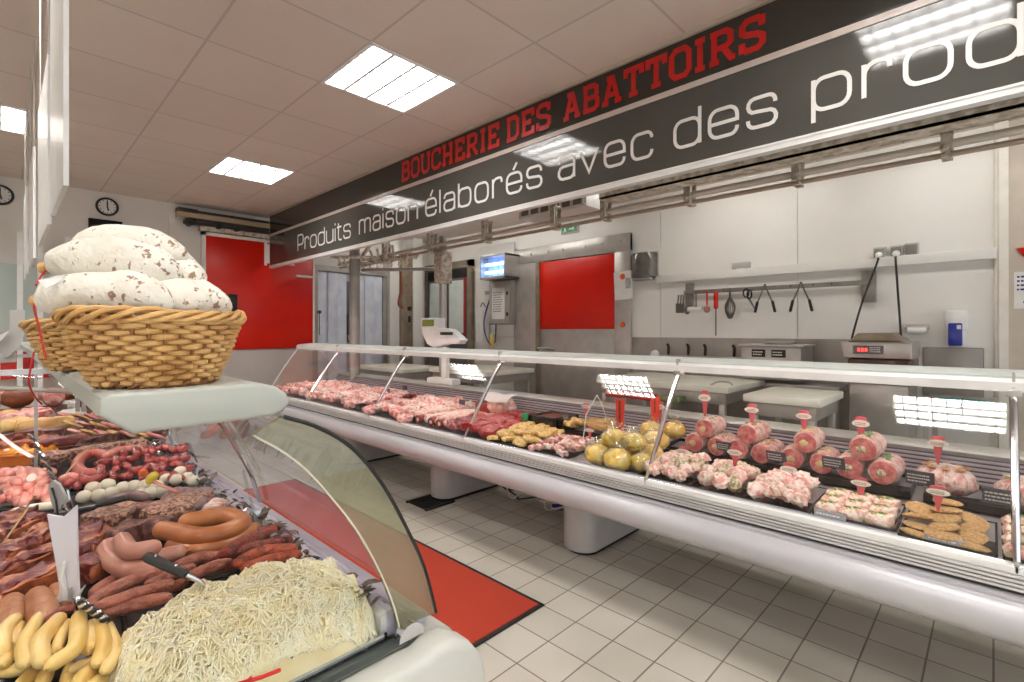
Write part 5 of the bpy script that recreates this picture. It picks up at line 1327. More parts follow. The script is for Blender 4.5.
t = thing('garnish_leaf', 'bright green plastic garnish leaf beside the red meat', 'garnish', (2.6, 2.36, .78))
m = MB(); m.slab((2.56, 2.36, .775), (.05, .03, .05), amp=.008, seed=2); m.build('leaf', M('green_plastic', (60, 150, 100), .4), t)
# left half of the counter: veal, ribs, hocks, chops
def rack(m, sd):
    m.slab((0, 0, .025), (.44, .085, .05), amp=.008, fr=16, seed=sd, rnd=.35, nx=12)
for k, (y, mt, lb, z) in enumerate(((3.02, 'pork_fat', 'long white rib rack nearest the dark shin bones', .69), (2.9, 'veal', 'long pale rib rack with a red bone end, second from the upright', .69), (2.79, 'pork', 'long pink fillet nearest the counter upright', .685), (3.16, 'veal', 'long pink meat joint beside the rib racks', .70))):
    m = MB(); m.slab((2.44, y, z + .03), (.46, .1, .062), rot=rotz(-.1), amp=.01, fr=16, seed=k, rnd=.35, nx=10); t = m.build('rib_rack', MATS[mt]); tag(t, lb, 'rib rack', 'long rib racks')
for k, (y, lb) in enumerate(((3.12, 'dark red bone end by the glass, far one of three'), (2.96, 'dark red bone end by the glass, middle one of three'), (2.86, 'dark red bone end by the glass, near one of three'))):
    t = thing('shin_bone', lb, 'bone', (2.2, y, .69), 'dark shin bones')
    m = MB(); m.tube([(2.19, y, .71), (2.24, y, .715)], [.034, .032], 14); m.build('marrow_end', MATS['marrow'], t)
    m = MB(); m.tube([(2.186, y - .004, .712), (2.191, y - .004, .712)], .014, 10); m.build('bone', MATS['bone'], t)
t = thing('ham_joint', 'large raw ham joint in white wrap with a printed label at the counter back', 'ham', (2.72, 2.78, .72))
m = MB(); m.ball((2.74, 2.8, .79), (.1, .16, .085), 22, 12, amp=.1, fr=2, seed=2); m.build('rind', MATS['veal'], t)
m = MB(); m.ball((2.68, 2.9, .775), (.075, .09, .07), 18, 10, amp=.12, seed=4); m.build('red_cut', MATS['marrow'], t)
m = MB(); m.sheet(lambda u, v: Vector((2.74 - .112 * math.cos(.4 + 1.5 * u), 2.74 + .3 * (v - .4), .80 + .085 * math.sin(.4 + 1.5 * u) + .006 * math.sin(v * 9))), 10, 8); m.build('paper_wrap', MATS['paper'], t)
for i, (x0, x1, y0, y1, nx, ny, mats, w, sd, nm) in enumerate((
        (2.18, 2.5, 3.25, 3.72, 3, 6, ['pork', 'pork_fat'], 'beside the rib racks', 51, 'pale pork chop'),
        (2.52, 2.84, 3.2, 3.72, 3, 6, ['pork', 'veal', 'pork_fat'], 'beside the wrapped ham', 52, 'pale pork slice'),
        (2.2, 2.5, 4.1, 4.72, 3, 8, ['pork_fat', 'pork', 'pork_fat'], 'of white heap beyond black tray', 54, 'white streaky pork piece'),
        (2.52, 2.84, 4.05, 4.72, 3, 7, ['pork_fat', 'pork'], 'of rear heap beyond black tray', 55, 'white streaky pork slice'),
        (2.2, 2.52, 4.86, 5.8, 3, 11, ['pork', 'pork_fat'], 'of heap by the end pane', 56, 'pinkish pork piece'),
        (2.54, 2.84, 4.86, 5.8, 3, 9, ['pork', 'pork_fat'], 'of rear heap by the end pane', 57, 'pinkish pork slice'))):
    heap('pork_chop', 'pork chop', mats, chunk(.13, .1, .05, .02, 22, .55), rowcol(x0 - .05, x1, nx + 1, y0 - .04, y1 + .04, ny + 1, .675, ROW4, w, sd, .35, .06), nm, 'pork pieces of the far counter', sd)
food_tray(2.17, 2.6, 3.78, 4.03, .69, 'black tray with a few red slices among the pale pork', .045)
heap('red_slice', 'meat slice', ['red_meat', 'dark_meat'], chunk(.09, .07, .03, .01, 24, .6), rowcol(2.2, 2.58, 4, 3.8, 4.01, 2, .696, ROW4, 'of black tray among the pork', 58), 'pink red slice', 'red slices in the black tray', 58)
food_tray(2.62, 2.85, 3.78, 4.03, .71, 'second black tray of red slices at the counter back', .04)
heap('red_slice', 'meat slice', ['red_meat', 'pork'], chunk(.09, .07, .03, .01, 24, .6), rowcol(2.64, 2.83, 2, 3.8, 4.01, 3, .72, ROW2, 'of the back black tray', 59), 'light red slice', 'red slices in the back tray', 59)
for px, py, x, lb in ((388, 389, 2.6, 'small dark printed tag among the far pork, nearest the wall'), (405, 386, 2.7, 'small dark printed tag among the far pork, second'), (462, 400, 2.6, 'small dark printed tag beside the wrapped ham')):
    p = at(px, py, X=x); m = MB(); m.box(p.x - .002, p.x + .002, p.y - .035, p.y + .035, p.z - .02, p.z + .02); tag(m.build('meat_tag', MATS['slate'], smooth=0), lb, 'price tag', 'small dark meat tags')
t = thing('price_rod', 'thin white bent rod holding a small price card over the diced pork', 'price holder', (2.5, 1.86, .69))
a = at(586, 400, X=2.5); b = at(597, 392, X=2.5); c = at(607, 418, X=2.62)
m = MB(); m.tube([at(583, 438, X=2.42), at(586, 412, X=2.46), b], .003, 6); m.tube([b, at(602, 402, X=2.55), c], .003, 6); m.build('rod', MATS['white_plastic'], t)
for o in list(bpy.data.objects):
    if o.name not in BEFORE and o.parent is None: o.location.z -= DROP
# ================================================================== near counter: the charcuterie
def nd(px, py, z=.83):
    p = at(px, py, Z=z); return Vector((p.x, p.y, z))
def rpx(p, r): return r * depth(p) / FOC
def saus(name, pts, r, mat, label, cat='sausage', group=None, z=.84, n=12, taper=.05, amp=.0, nip=0, parent=None, sub_=5, zs=None):
    P = [nd(p[0], p[1], (p[2] if len(p) > 2 else z)) for p in pts]
    rr_ = rpx(P[len(P) // 2], r)
    m = MB(); m.sausage(P, rr_, n, sub_, taper, amp, seed=len(label), nip=nip)
    return tag(m.build(name, MATS[mat], smooth=70), label, cat, group)


def ntray(px, label, z=.792, h=.012):
    """a dark metal tray whose outline corners were measured on the deck"""
    P = [nd(a, b, z) for a, b in px]; m = MB()
    m.prism([(p.x, p.y) for p in P], 'z', z, z + .004)
    n = len(P)
    for i in range(n):
        a, b = P[i], P[(i + 1) % n]; m.tube([a + Vector((0, 0, h)), b + Vector((0, 0, h))], .004, 6)
    return tag(m.build('metal_tray', M('tray_metal', (70, 66, 66), .2, .7), smooth=40), label, 'tray', 'metal trays of the near counter')

# ---- sauerkraut
rnd = random.Random(12)
m = MB()
kx = [(-.02, .80), (.5, .80), (.5, 1.20), (.12, 1.2)]
def kheight(x, y):
    # mound between the end pane and the smoked sausages
    u = (x - .318) / .203; v = (y - .955) / .162
    e = max(0, 1 - (abs(u) ** 3.4 + abs(v) ** 3.4))
    return .79 + .1 * e ** .6 + (.017 * noise.fractal(Vector((x * 18, y * 18, 1)), 1, 2, 4) + .009 * noise.noise(Vector((x * 60, y * 60, 4)))) * min(1, e * 4)
def kpt(u, v):
    a = 2 * PI * v; r = u
    c_, s_ = math.cos(a), math.sin(a); k = (abs(c_) ** 3.4 + abs(s_) ** 3.4) ** (-1 / 3.4)
    x = .318 + .202 * r * c_ * k; y = .955 + .161 * r * s_ * k
    y = max(.804, y); x = min(.487, x)
    return Vector((x, y, kheight(x, y) if u < .985 else .79))
m.sheet(kpt, 40, 110)
kr = thing('sauerkraut', 'big heap of pale shredded sauerkraut filling the tray at the glass end of the near counter', 'sauerkraut', (.29, .985, .79)); kr['kind'] = 'stuff'
m.build('mound', MATS['kraut'], kr)
for part, N_ in (('shred', 6000),):
    m = MB()
    for k in range(N_):
        p = kpt(rnd.random() ** .5 * .99 if k < 4300 else rnd.uniform(.88, .984), rnd.random()); a = rnd.uniform(0, 2 * PI); L = rnd.uniform(.014, .042); b = rnd.uniform(-1, 1)
        pts = []
        for q in range(4):
            t_ = q / 3 - .5; dx = math.cos(a + b * t_) * L * t_; dy = math.sin(a + b * t_) * L * t_
            x, y = p.x + dx, p.y + dy; y = max(.804, y); x = min(.4875, x)
            pts.append((x, y, kheight(x, y) + .001 + .006 * math.cos(t_ * 3) + rnd.uniform(-.002, .004)))
        m.tube(pts, rnd.uniform(.0010, .0019), 3, cap=False)
    m.build('shreds', MATS['kraut_strand'], kr, smooth=180)
m = MB()
for k in range(60):
    p = kpt(rnd.random() ** .5 * .95, rnd.random()); m.ball((p.x, p.y, p.z + .003), (.0035, .002, .002), 6, 4)
m.build('cumin_seeds', MATS['cumin'], kr)
m = MB()
for a, b, c_, d in ((.115, .496, .803, .806), (.109, .115, .803, 1.15), (.49, .496, .803, 1.15), (.109, .496, 1.145, 1.151)): m.box(a, b, c_, d, .791, .803)
m.box(.11, .496, .803, 1.15, .7905, .794)
tag(m.build('kraut_tray', MATS['chrome'], smooth=0), 'shiny metal tray under the sauerkraut heap', 'tray')
# fork stuck in the sauerkraut
t = thing('serving_fork', 'serving fork with black riveted handle stuck in the sauerkraut', 'fork', nd(217, 588, .88))
a, b, c_ = nd(146, 556, .955), nd(186, 575, .925), nd(216, 588, .885)
m = MB(); m.tube([a, a.lerp(b, .1), a.lerp(b, .5), b], [.009, .0115, .0105, .0085], 10, flat=.7); m.build('handle', MATS['black'], t)
m = MB(); m.tube([b, b.lerp(c_, .4), c_ - Vector((0, 0, .015))], [.0045, .004, .003], 8); m.build('tines_shank', MATS['chrome'], t)
m = MB()
for k in (.25, .75): q = a.lerp(b, k); m.ball(q + Vector((0, 0, .008)), .003, 8, 5)
m.build('rivet', MATS['chrome'], t)
t = thing('knife', 'black handled knife lying between the white balls and the smoked meat', 'knife', nd(110, 500, .86))
a, b, c_ = nd(126, 498, .895), nd(96, 505, .89), nd(78, 508, .88)
m = MB(); m.tube([a, a.lerp(b, .5), b], [.008, .01, .008], 8); m.build('handle', MATS['black'], t)
m = MB(); m.tube([b, c_], [.006, .005], 6, flat=.3); m.build('blade', MATS['chrome'], t)
# ---- yellow sausages
Y = [([(2, 651), (3, 633), (14, 620)], 7.5, .85, 'leftmost on the pile'), ([(5, 662), (6, 645)], 7, .84, 'small one second from the pile edge'), ([(12, 645), (20, 626)], 5.5, .84, 'half hidden between the second and the big third one'),
     ([(25, 662), (25, 643), (39, 618)], 7.5, .855, 'big upright one, third on the pile'), ([(42, 660), (40, 642), (58, 620)], 8.5, .86, 'big upright one, fourth on the pile'), ([(56, 650), (66, 624)], 5.5, .85, 'slim one behind the crossing pair'),
     ([(54, 663), (76, 646), (79, 617)], 8, .865, 'long one leaning across the pile'), ([(89, 648), (91, 626)], 7, .85, 'upright one below the twisted skewer'), ([(99, 660), (104, 645), (97, 624)], 8, .85, 'bent one beside the skewer end'),
     ([(107, 668), (115, 652), (107, 627)], 7, .845, 'outermost one next to the sauerkraut tray'), ([(5, 671), (22, 669)], 6.5, .825, 'lying flat at the bottom edge of the pile'), ([(76, 668), (92, 662)], 6, .83, 'short one lying under the bent one'),
     ([(80, 681), (91, 670)], 8.5, .83, 'pinkish one at the lower pile edge'), ([(66, 684), (70, 668)], 6, .82, 'half shaded one low in the pile'), ([(42, 683), (47, 672)], 7, .82, 'low one below the big upright pair'),
     ([(20, 686), (34, 672)], 7, .82, 'low one below the third one'), ([(88, 690), (101, 680)], 8, .82, 'lowest one beside the tray edge')]
for pts, r, z, w in Y:
    saus('curved_sausage', pts, r, 'yellow_sausage', 'curved yellow sausage, ' + w, group='pile of curved yellow sausages', z=z, taper=.12, nip=.003)
ntray([(-30, 620), (122, 612), (135, 690), (-30, 700)], 'dark tray under the curved yellow sausages')
for pts, r, z, w in (([(13, 622), (12, 603)], 11, .84, 'leftmost of the cut brown liver sausages'), ([(46, 622), (38, 598)], 12.5, .845, 'widest of the cut brown liver sausages'), ([(62, 606), (56, 590)], 8, .835, 'cut brown liver sausage behind the white price card'), ([(-6, 616), (-6, 600)], 10, .84, 'cut brown liver sausage at the very edge of view')):
    saus('liver_sausage', pts, r, 'liver_sausage', w, group='cut brown liver sausages', z=z, taper=.1)
saus('liver_sausage', [(50, 619), (60, 612), (70, 609)], 4.5, 'dry_sausage', 'thin dark red sausage lying behind the yellow pile', z=.86)
# ---- bacon slabs
def bacon(pa, pb, w, h, z, label, seed):
    a, b = nd(*pa, z), nd(*pb, z); c = (a + b) / 2; L = (b - a).length; ang = math.atan2(b.y - a.y, b.x - a.x)
    t = thing('bacon_slab', label, 'bacon', (c.x, c.y, z - h / 2), 'smoked bacon slabs'); q = rotz(ang)
    m = MB(); m.slab((c.x, c.y, z), (L, w, h), rot=q, amp=.014, fr=42, seed=seed, rnd=.2, nx=26); m.build('meat', MATS['bacon'], t)
    m = MB(); m.slab(Vector((c.x, c.y, z - h * .1)) + q @ Vector((0, -w * .48, 0)), (L * .98, .014, h * .9), rot=q, amp=.007, fr=40, seed=seed + 5, rnd=.3, nx=22); m.build('rind', MATS['bacon_rind'], t)
bacon((-12, 600), (64, 570), .045, .045, .845, 'long smoked bacon slab nearest the liver sausages', 1)
bacon((-12, 580), (62, 550), .05, .045, .85, 'long smoked bacon slab, second row behind the price card', 2)
bacon((-14, 568), (24, 548), .055, .05, .86, 'dark red bacon slab at the edge of view', 3)
bacon((24, 549), (52, 532), .06, .05, .86, 'smoked bacon piece behind the price card', 4)
bacon((78, 575), (98, 562), .05, .04, .845, 'short bacon piece right of the price card', 5)
bacon((80, 556), (92, 530), .05, .045, .85, 'dark bacon piece beside the pale sausages', 6)
bacon((-14, 545), (40, 520), .06, .05, .86, 'light bacon slab in the third row', 7)
bacon((-10, 528), (30, 514), .06, .045, .86, 'yellowish bacon slab below the pink links', 8)
ntray([(-30, 612), (98, 575), (96, 510), (-30, 520)], 'dark tray under the smoked bacon slabs')
# ---- pale, orange and dark sausages
G2 = 'thick pale cooked sausages'
saus('thick_sausage', [(157, 567), (131, 570), (108, 558), (107, 548), (116, 545)], 9, 'pale_sausage', 'thick pale sausage bent like a hook beside the fork handle', group=G2, z=.855, n=16, taper=.02)
saus('thick_sausage', [(122, 540), (131, 551), (152, 548)], 8.5, 'pale_sausage', 'short pale sausage with a flat cut end lying on top', group=G2, z=.89, n=16, taper=.02)
saus('thick_sausage', [(156, 558), (177, 553)], 8, 'pale_sausage', 'pale sausage stub with a knotted end beside the orange ring', group=G2, z=.85, n=14, nip=.008)
saus('thick_sausage', [(98, 592), (118, 580)], 8, 'flat_sausage', 'brownish sausage tucked under the hooked pale sausage', group=G2, z=.825)
G3 = 'orange cooked sausages'
saus('ring_sausage', [(163, 530), (198, 537), (228, 532), (242, 522), (222, 516), (188, 522)], 9, 'orange_sausage', 'orange sausage curled like a ring with a knotted end', group=G3, z=.865, n=16, taper=.03, nip=.005)
saus('ring_sausage', [(174, 546), (206, 549), (237, 540), (254, 530)], 8.5, 'orange_sausage', 'orange sausage lying straight below the ring', group=G3, z=.84, n=16, taper=.05)
G4 = 'wrinkled dark sausages'
for pts, r, mt, z, w in (([(226, 552), (246, 542), (271, 533)], 7, 'dry_sausage', .86, 'dark red wrinkled sausage nearest the orange sausages'), ([(222, 556), (258, 547), (287, 540)], 6, 'dry_sausage', .85, 'dark wrinkled sausage, second below the orange ones'), ([(240, 562), (264, 552), (291, 549)], 6.5, 'dry_orange', .855, 'orange brown wrinkled sausage in the middle of the bunch'),
                         ([(246, 567), (275, 559), (297, 555)], 5.5, 'dry_orange', .845, 'orange wrinkled sausage touching the sauerkraut'), ([(224, 566), (246, 562)], 5, 'dry_sausage', .835, 'short dark wrinkled sausage at the bunch end'), ([(255, 534), (273, 528)], 4.5, 'dry_sausage', .86, 'short dark wrinkled sausage by the plastic strip')):
    saus('wrinkled_sausage', pts, r, mt, w, group=G4, z=z, amp=.0022, taper=.12)
G5 = 'flat brown smoked sausages'
for pts, r, z, w in (([(92, 602), (120, 586), (155, 573)], 6.5, .85, 'farthest of the left bunch'), ([(98, 607), (135, 594), (170, 584)], 6, .855, 'second of the left bunch'), ([(106, 614), (136, 605), (165, 598)], 6.5, .84, 'nearest the sauerkraut tray'), ([(178, 566), (198, 558), (221, 556)], 6, .845, 'behind the fork handle'), ([(190, 576), (208, 568), (226, 562)], 5.5, .85, 'right of the fork handle'), ([(150, 584), (172, 574), (190, 568)], 5.5, .85, 'joining both bunches'), ([(160, 592), (182, 583)], 5.5, .83, 'short one below the fork blade')):
    saus('flat_sausage', pts, r, 'flat_sausage', 'flat brown smoked sausage, ' + w, group=G5, z=z, amp=.003, taper=.18)
ntray([(90, 618), (300, 560), (258, 515), (98, 545)], 'dark tray under the pale, orange and brown sausages')
# ---- smoked and pressed meat chunks
def chunkpx(name, c, w, d, h, mat, label, cat, group=None, z=.83, rot=0, seed=0, amp=.012, parent=None):
    p = nd(c[0], c[1], z); sw, sd = rpx(p, w), d
    m = MB(); m.slab((p.x, p.y, z), (sw, sd, h), rot=rotz(rot), amp=amp, fr=24, seed=seed, rnd=.3, nx=12)
    return tag(m.build(name, MATS[mat], smooth=60), label, cat, group)
G6 = 'chunks of pressed and smoked meat'
for c, w, d, h, mt, lb, s in (((112, 519), 42, .1, .06, 'brawn', 'pressed meat chunk with pale fat, below the knife handle', 1), ((178, 510), 56, .12, .06, 'brawn', 'large pressed meat chunk beside the orange ring', 2), ((143, 513), 20, .09, .055, 'smoked_dark', 'dark smoked chunk between the two pressed meats', 3), ((125, 535), 40, .07, .05, 'smoked_dark', 'dark smoked chunk behind the pale sausages', 4), ((98, 540), 22, .06, .05, 'bacon_rind', 'small brown chunk beside the price card', 5), ((158, 528), 26, .06, .05, 'smoked_dark', 'dark reddish chunk touching the orange ring end', 6), ((205, 520), 26, .06, .045, 'brawn', 'small pressed chunk behind the orange ring', 7), ((215, 506), 26, .07, .03, 'pork_fat', 'whitish fat piece against the front glass', 8)):
    chunkpx('meat_chunk', c, w, d, h, mt, lb, 'meat chunk', G6, .835, .75, s)
for q in range(5):
    saus('folded_tripe', [(166 + 8 * q, 500 + q * 1.5), (176 + 8 * q, 492), (190 + 5 * q, 493 + q)], 5, 'tripe', 'grey folded tripe roll, %s from the white balls' % ORD[q], 'tripe', 'grey folded tripe rolls', z=.85, amp=.002)
saus('folded_tripe', [(112, 500), (130, 495), (146, 497)], 4.5, 'tripe', 'grey tripe roll lying under the knife handle', 'tripe', 'grey folded tripe rolls', z=.845, amp=.002)
# ---- white balls
for k, (x, y, z) in enumerate(((165, 455, 0), (225, 395, 1), (325, 375, 1), (265, 445, 0), (350, 430, 0), (430, 395, 0), (505, 385, 0), (580, 380, 0), (620, 430, 0), (660, 385, 0), (690, 420, 0), (725, 335, 0), (790, 340, 0), (820, 285, 1), (870, 325, 0), (910, 348, 0), (550, 428, 0))):
    p = nd(60 + x * .1466, 430 + y * .1466, .84 + .012 * z); r = rpx(p, 6.4 if k < 11 else 5.6)
    m = MB(); m.ball(p, (r * 1.05, r, r * .98), 16, 10, amp=.06, seed=k)
    tag(m.build('white_ball', MATS['white_ball'], smooth=180), 'white ball shaped sausage, %s along the row from the price card' % ORD[k], 'sausage', 'white ball shaped sausages')
ntray([(70, 515), (205, 490), (190, 470), (66, 490)], 'dark tray under the white ball shaped sausages')
# ---- red ring and links
G7 = 'red sausages in the middle tray'
k7 = lambda x, y: (60 + x * .1466, 430 + y * .1466)
saus('ring_sausage', [k7(330, 185), k7(250, 160), k7(160, 180), k7(118, 240), k7(150, 290), k7(210, 300)], 5.2, 'ring_pink', 'large pink sausage ring around the red links', group=G7, z=.87, taper=.03)
saus('ring_sausage', [k7(160, 320), k7(230, 285), k7(275, 280), k7(260, 320), k7(200, 345), k7(150, 330)], 4.6, 'red_link', 'small red sausage ring in front of the pink ring', group=G7, z=.865, taper=.03)
saus('ring_sausage', [k7(50, 370), k7(95, 345), k7(140, 355), k7(120, 385)], 4.2, 'red_link', 'red sausage curl nearest the grey clip', group=G7, z=.85)
saus('ring_sausage', [k7(20, 335), k7(70, 315), k7(115, 325)], 4.2, 'pink_link', 'pink sausage curl beside the grey clip', group=G7, z=.86)
rnd = random.Random(21)
LK = []
for i in range(4):
    n = 9
    for j in range(n):
        x = 250 + 640 * (j + .5) / n + rnd.uniform(-24, 24); y = 150 + i * 56 + rnd.uniform(-14, 14) - (x - 300) * .03
        if i == 0 and j < 2: continue
        LK.append((i, j, x, y))
for i, j, x, y in LK:
    a = rnd.uniform(0, PI); dx, dy = 26 * math.cos(a), 20 * math.sin(a)
    saus('short_sausage', [k7(x - dx, y - dy), k7(x + 8 * math.sin(a), y - 8 * math.cos(a)), k7(x + dx, y + dy)], 4.0, 'red_link', 'short red sausage link, %s row, %s from the pink ring' % (['back', 'upper middle', 'lower middle', 'front'][i], ORD[j]), group=G7, z=.875 - i * .01 + rnd.uniform(-.004, .004), n=10, taper=.15)
saus('long_sausage', [k7(310, 175), k7(400, 140), k7(520, 125)], 4, 'pink_link', 'long thin pink sausage behind the red links', group=G7, z=.88)
ntray([(62, 495), (200, 474), (190, 446), (62, 465)], 'dark tray under the red sausage links')
# lemon slice clip
t = thing('price_clip', 'yellow and orange price clip stuck among the red links', 'clip', nd(150, 480, .87))
p = nd(152, 478, .885); m = MB(); m.ball(p, (.016, .012, .022), 14, 8, rot=Matrix.Rotation(.6, 3, 'Y')); m.build('yellow_disc', MATS['lemon'], t)
p = nd(143, 473, .885); m = MB(); m.ball(p, (.014, .01, .014), 12, 8, rot=Matrix.Rotation(.6, 3, 'Y')); m.build('orange_disc', MATS['orange'], t)
m = MB(); m.tube([nd(154, 482, .88), nd(178, 492, .87)], .005, 6); m.build('pink_stem', MATS['pink_link'], t)
# ---- pink links at the left
rnd = random.Random(31); k2 = lambda x, y: (x * .132, 440 + y * .132)
G8 = 'pale pink sausage links'
for i, (y, n) in enumerate(((255, 6), (320, 6), (390, 6), (450, 5))):
    for j in range(n):
        x = 15 + 350 * (j + .5) / n + rnd.uniform(-14, 14); a = rnd.uniform(-.6, 1.8); dx, dy = 42 * math.cos(a), 34 * math.sin(a)
        saus('pink_sausage', [k2(x - dx, y - dy), k2(x + 10 * math.sin(a), y - 12), k2(x + dx, y + dy)], 4.9, 'pink_link', 'pale pink sausage link below the orange tray, %s row, %s from the view edge' % (ORD[i], ORD[j]), group=G8, z=.87 - .012 * i + rnd.uniform(-.004, .004), n=10, taper=.12)
m = MB(); p = nd(32, 478, .885); m.lathe([(.012, 0), (.013, .004), (0, .005)], p, 14, ax=(-.4, -.7, .6)); tag(m.build('round_tag', MATS['spike_label']), 'tiny round white tag on the pale pink links', 'tag')
ntray([(-30, 515), (60, 505), (58, 470), (-30, 472)], 'dark tray under the pale pink sausage links')
saus('white_sausage', [k2(120, 545), k2(230, 520), k2(380, 500)], 4.5, 'white_ball', 'long whitish sausage below the pale pink links', z=.85)
# ---- orange dish of terrine
t = thing('orange_dish', 'long orange dish of glossy orange jelly beyond the pink links', 'dish', nd(30, 462, .8))
a, b, c_, d = nd(-8, 468, .80), nd(56, 463, .80), nd(58, 452, .80), nd(-8, 456, .80)
m = MB()
Q = [a, b, c_, d]; T = [q + Vector((0, 0, .042)) for q in Q]
for i in range(4): m.tube([T[i], T[(i + 1) % 4]], .006, 8)
for i in range(4): m._face([m.bm.verts.new(q) for q in (Q[i], Q[(i + 1) % 4], T[(i + 1) % 4], T[i])])
m._face([m.bm.verts.new(q) for q in Q]); m.build('dish', MATS['orange_dish'], t, smooth=40)
m = MB(); A = [q + Vector((0, 0, .046)) for q in Q]
m.sheet(lambda u, v: A[0].lerp(A[1], u).lerp(A[3].lerp(A[2], u), v) + Vector((0, 0, .022 * noise.noise(Vector((u * 9, v * 4, 2))) + .03 * math.sin(PI * v) * math.sin(PI * u) ** .4)), 20, 8); m.build('jelly', MATS['orange_jelly'], t)
# ---- slabs and hams further along
G9 = 'long smoked slabs further along'
for c, w, d, h, mt, lb, s, z in (((95, 452), 90, .07, .05, 'brawn', 'long pepper crusted slab behind the pink ring', 11, .85), ((125, 438), 70, .07, .05, 'smoked_dark', 'dark crusted long slab beneath the canopy end', 12, .85), ((60, 443), 44, .09, .05, 'bacon', 'reddish smoked slab behind the orange dish', 13, .86),
                            ((20, 446), 60, .08, .05, 'bacon_rind', 'brown smoked slab behind the orange dish at the view edge', 14, .86), ((30, 436), 50, .1, .05, 'smoked_dark', 'dark smoked slab below the tongs', 15, .87), ((46, 424), 44, .1, .06, 'cheese_slice', 'golden block beside the fanned slices', 16, .87), ((10, 425), 30, .12, .06, 'cheese_slice', 'pale golden block at the view edge', 17, .87), ((26, 416), 40, .14, .05, 'ham_slice', 'pale ham block further back', 18, .87)):
    chunkpx('smoked_slab', c, w, d, h, mt, lb, 'smoked slab', G9, z, .1, s, .014)
rnd = random.Random(41)
for i in range(3):
    for j in range(7):
        px = 68 + j * 13 + i * 5; py = 416 + i * 8 + j * .6
        p = nd(px, py, .87); m = MB(); m.slab(p, (rpx(p, 17), .08, .012), rot=Matrix.Rotation(.5, 3, 'Y') @ rotz(rnd.uniform(-.3, .3)), amp=.008, fr=30, seed=i * 9 + j, rnd=.6, nx=8)
        tag(m.build('cold_cut', MATS[['ham_slice', 'cheese_slice', 'ham_slice', 'yellow_marinade'][(i + j) % 4]], smooth=60), 'fanned cold cut slice under the basket shelf, %s row, %s along' % (ORD[i], ORD[j]), 'cold cut', 'fanned cold cut slices')
for c, w, h, mt, lb, s in (((18, 402), 26, .14, 'ham_rind', 'dark roasted ham joint far along the near counter', 1), ((54, 401), 17, .13, 'ham_slice', 'pale tied ham far along the near counter', 2), ((88, 402), 17, .10, 'ham_rind', 'brown smoked ham under the second basket', 3), ((8, 414), 18, .06, 'cheese_slice', 'yellow cheese piece before the dark ham', 4), ((72, 411), 24, .05, 'paper', 'white wrapped piece before the brown ham', 5)):
    p = nd(c[0], c[1] + 6, .84); r = rpx(p, w) / 2; m = MB(); m.ball((p.x, p.y, p.z + h / 2), (r, r * .9, h / 2), 18, 11, amp=.18, seed=s)
    tag(m.build('ham', MATS[mt], smooth=180), lb, 'ham', 'hams far along the near counter')
for k, (px, py, w, d_, h, mt, lb) in enumerate(((36, 410, 20, .12, .05, 'ham_slice', 'pink ham end beside the dark roasted ham'), (62, 420, 16, .1, .05, 'orange_sausage', 'orange cooked piece beside the golden block'), (78, 404, 12, .12, .06, 'paper', 'white wrapped pack below the second basket'), (104, 412, 18, .12, .04, 'ham_slice', 'pink sliced ham under the canopy corner'), (44, 394, 14, .2, .08, 'pale_sausage', 'pale cooked sausage far along the near counter'), (4, 398, 14, .2, .09, 'ham_slice', 'pale pink ham at the far view edge'), (66, 394, 12, .2, .08, 'ham_rind', 'dark smoked piece far along the near counter'), (128, 424, 22, .1, .04, 'cheese_slice', 'golden slices stack under the canopy front'))):
    p = nd(px, py + 4, .83); m = MB(); m.slab((p.x, p.y, .80 + h / 2 + .02), (rpx(p, w), d_, h), rot=rotz(.2), amp=.014, fr=22, seed=k + 40, rnd=.5, nx=10)
    tag(m.build('cold_meat', MATS[mt], smooth=60), lb, 'cold meat', 'cold meats along the near counter')
# ---- price card, clip and skewer
def shiny_card():
    b = nd(67, 601, .85); dpt = depth(b); u = RT; k = dpt / FOC
    def q(px, py): return b + u * ((px - 67) * k) + UP * ((601 - py) * k)
    t = thing('price_card', 'tall white plastic price card with swallowtail top standing among the bacon', 'price card', b)
    nrm = -FW * .002
    def plate(mb, poly, off=0):
        A = [mb.bm.verts.new(q(*p) + nrm * (off + 1)) for p in poly]; B_ = [mb.bm.verts.new(q(*p) + nrm * (off - 1)) for p in poly]; n = len(poly)
        mb._face(A); mb._face(B_[::-1])
        for i in range(n): mb._face([A[i], B_[i], B_[(i + 1) % n], A[(i + 1) % n]])
        bmesh.ops.recalc_face_normals(mb.bm, faces=mb.bm.faces)
    m = MB(); plate(m, [(48, 514), (64, 517), (77, 505), (78, 560), (80, 600), (62, 600), (57, 565)]); m.build('card', M('card_white', (236, 230, 238), .35), t, smooth=0)
    m = MB(); plate(m, [(54, 604), (62, 592), (64, 600)], 1.5); plate(m, [(74, 596), (87, 584), (79, 598)], 1.5); m.build('foot_clip', MATS['white_plastic'], t, smooth=0)
    m = MB(); m.tube([q(68, 562) + nrm * 4, q(66, 575) + nrm * 5, q(70, 590) + nrm * 4, q(69, 597) + nrm * 3], .004, 6); m.tube([q(64, 566) + nrm * 3, q(69, 586) + nrm * 3], .003, 6); m.ball(q(68, 561) + nrm * 4, .004, 8, 6); m.build('peg', MATS['white_plastic'], t)
    m = MB(); m.tube([q(74, 586) + nrm * 3, q(75, 612)], .002, 6); m.build('pin', MATS['steel'], t)
shiny_card()
t = thing('cable_clip', 'grey plastic clip holder rising behind the white price card', 'clip', nd(58, 512, .86))
b = nd(60, 514, .86); k = depth(b) / FOC
def q2(px, py): return b + RT * ((px - 60) * k) + UP * ((514 - py) * k)
m = MB(); P = [(50, 484), (54, 480), (60, 484), (66, 496), (68, 502), (63, 504), (60, 512), (56, 512), (52, 500)]
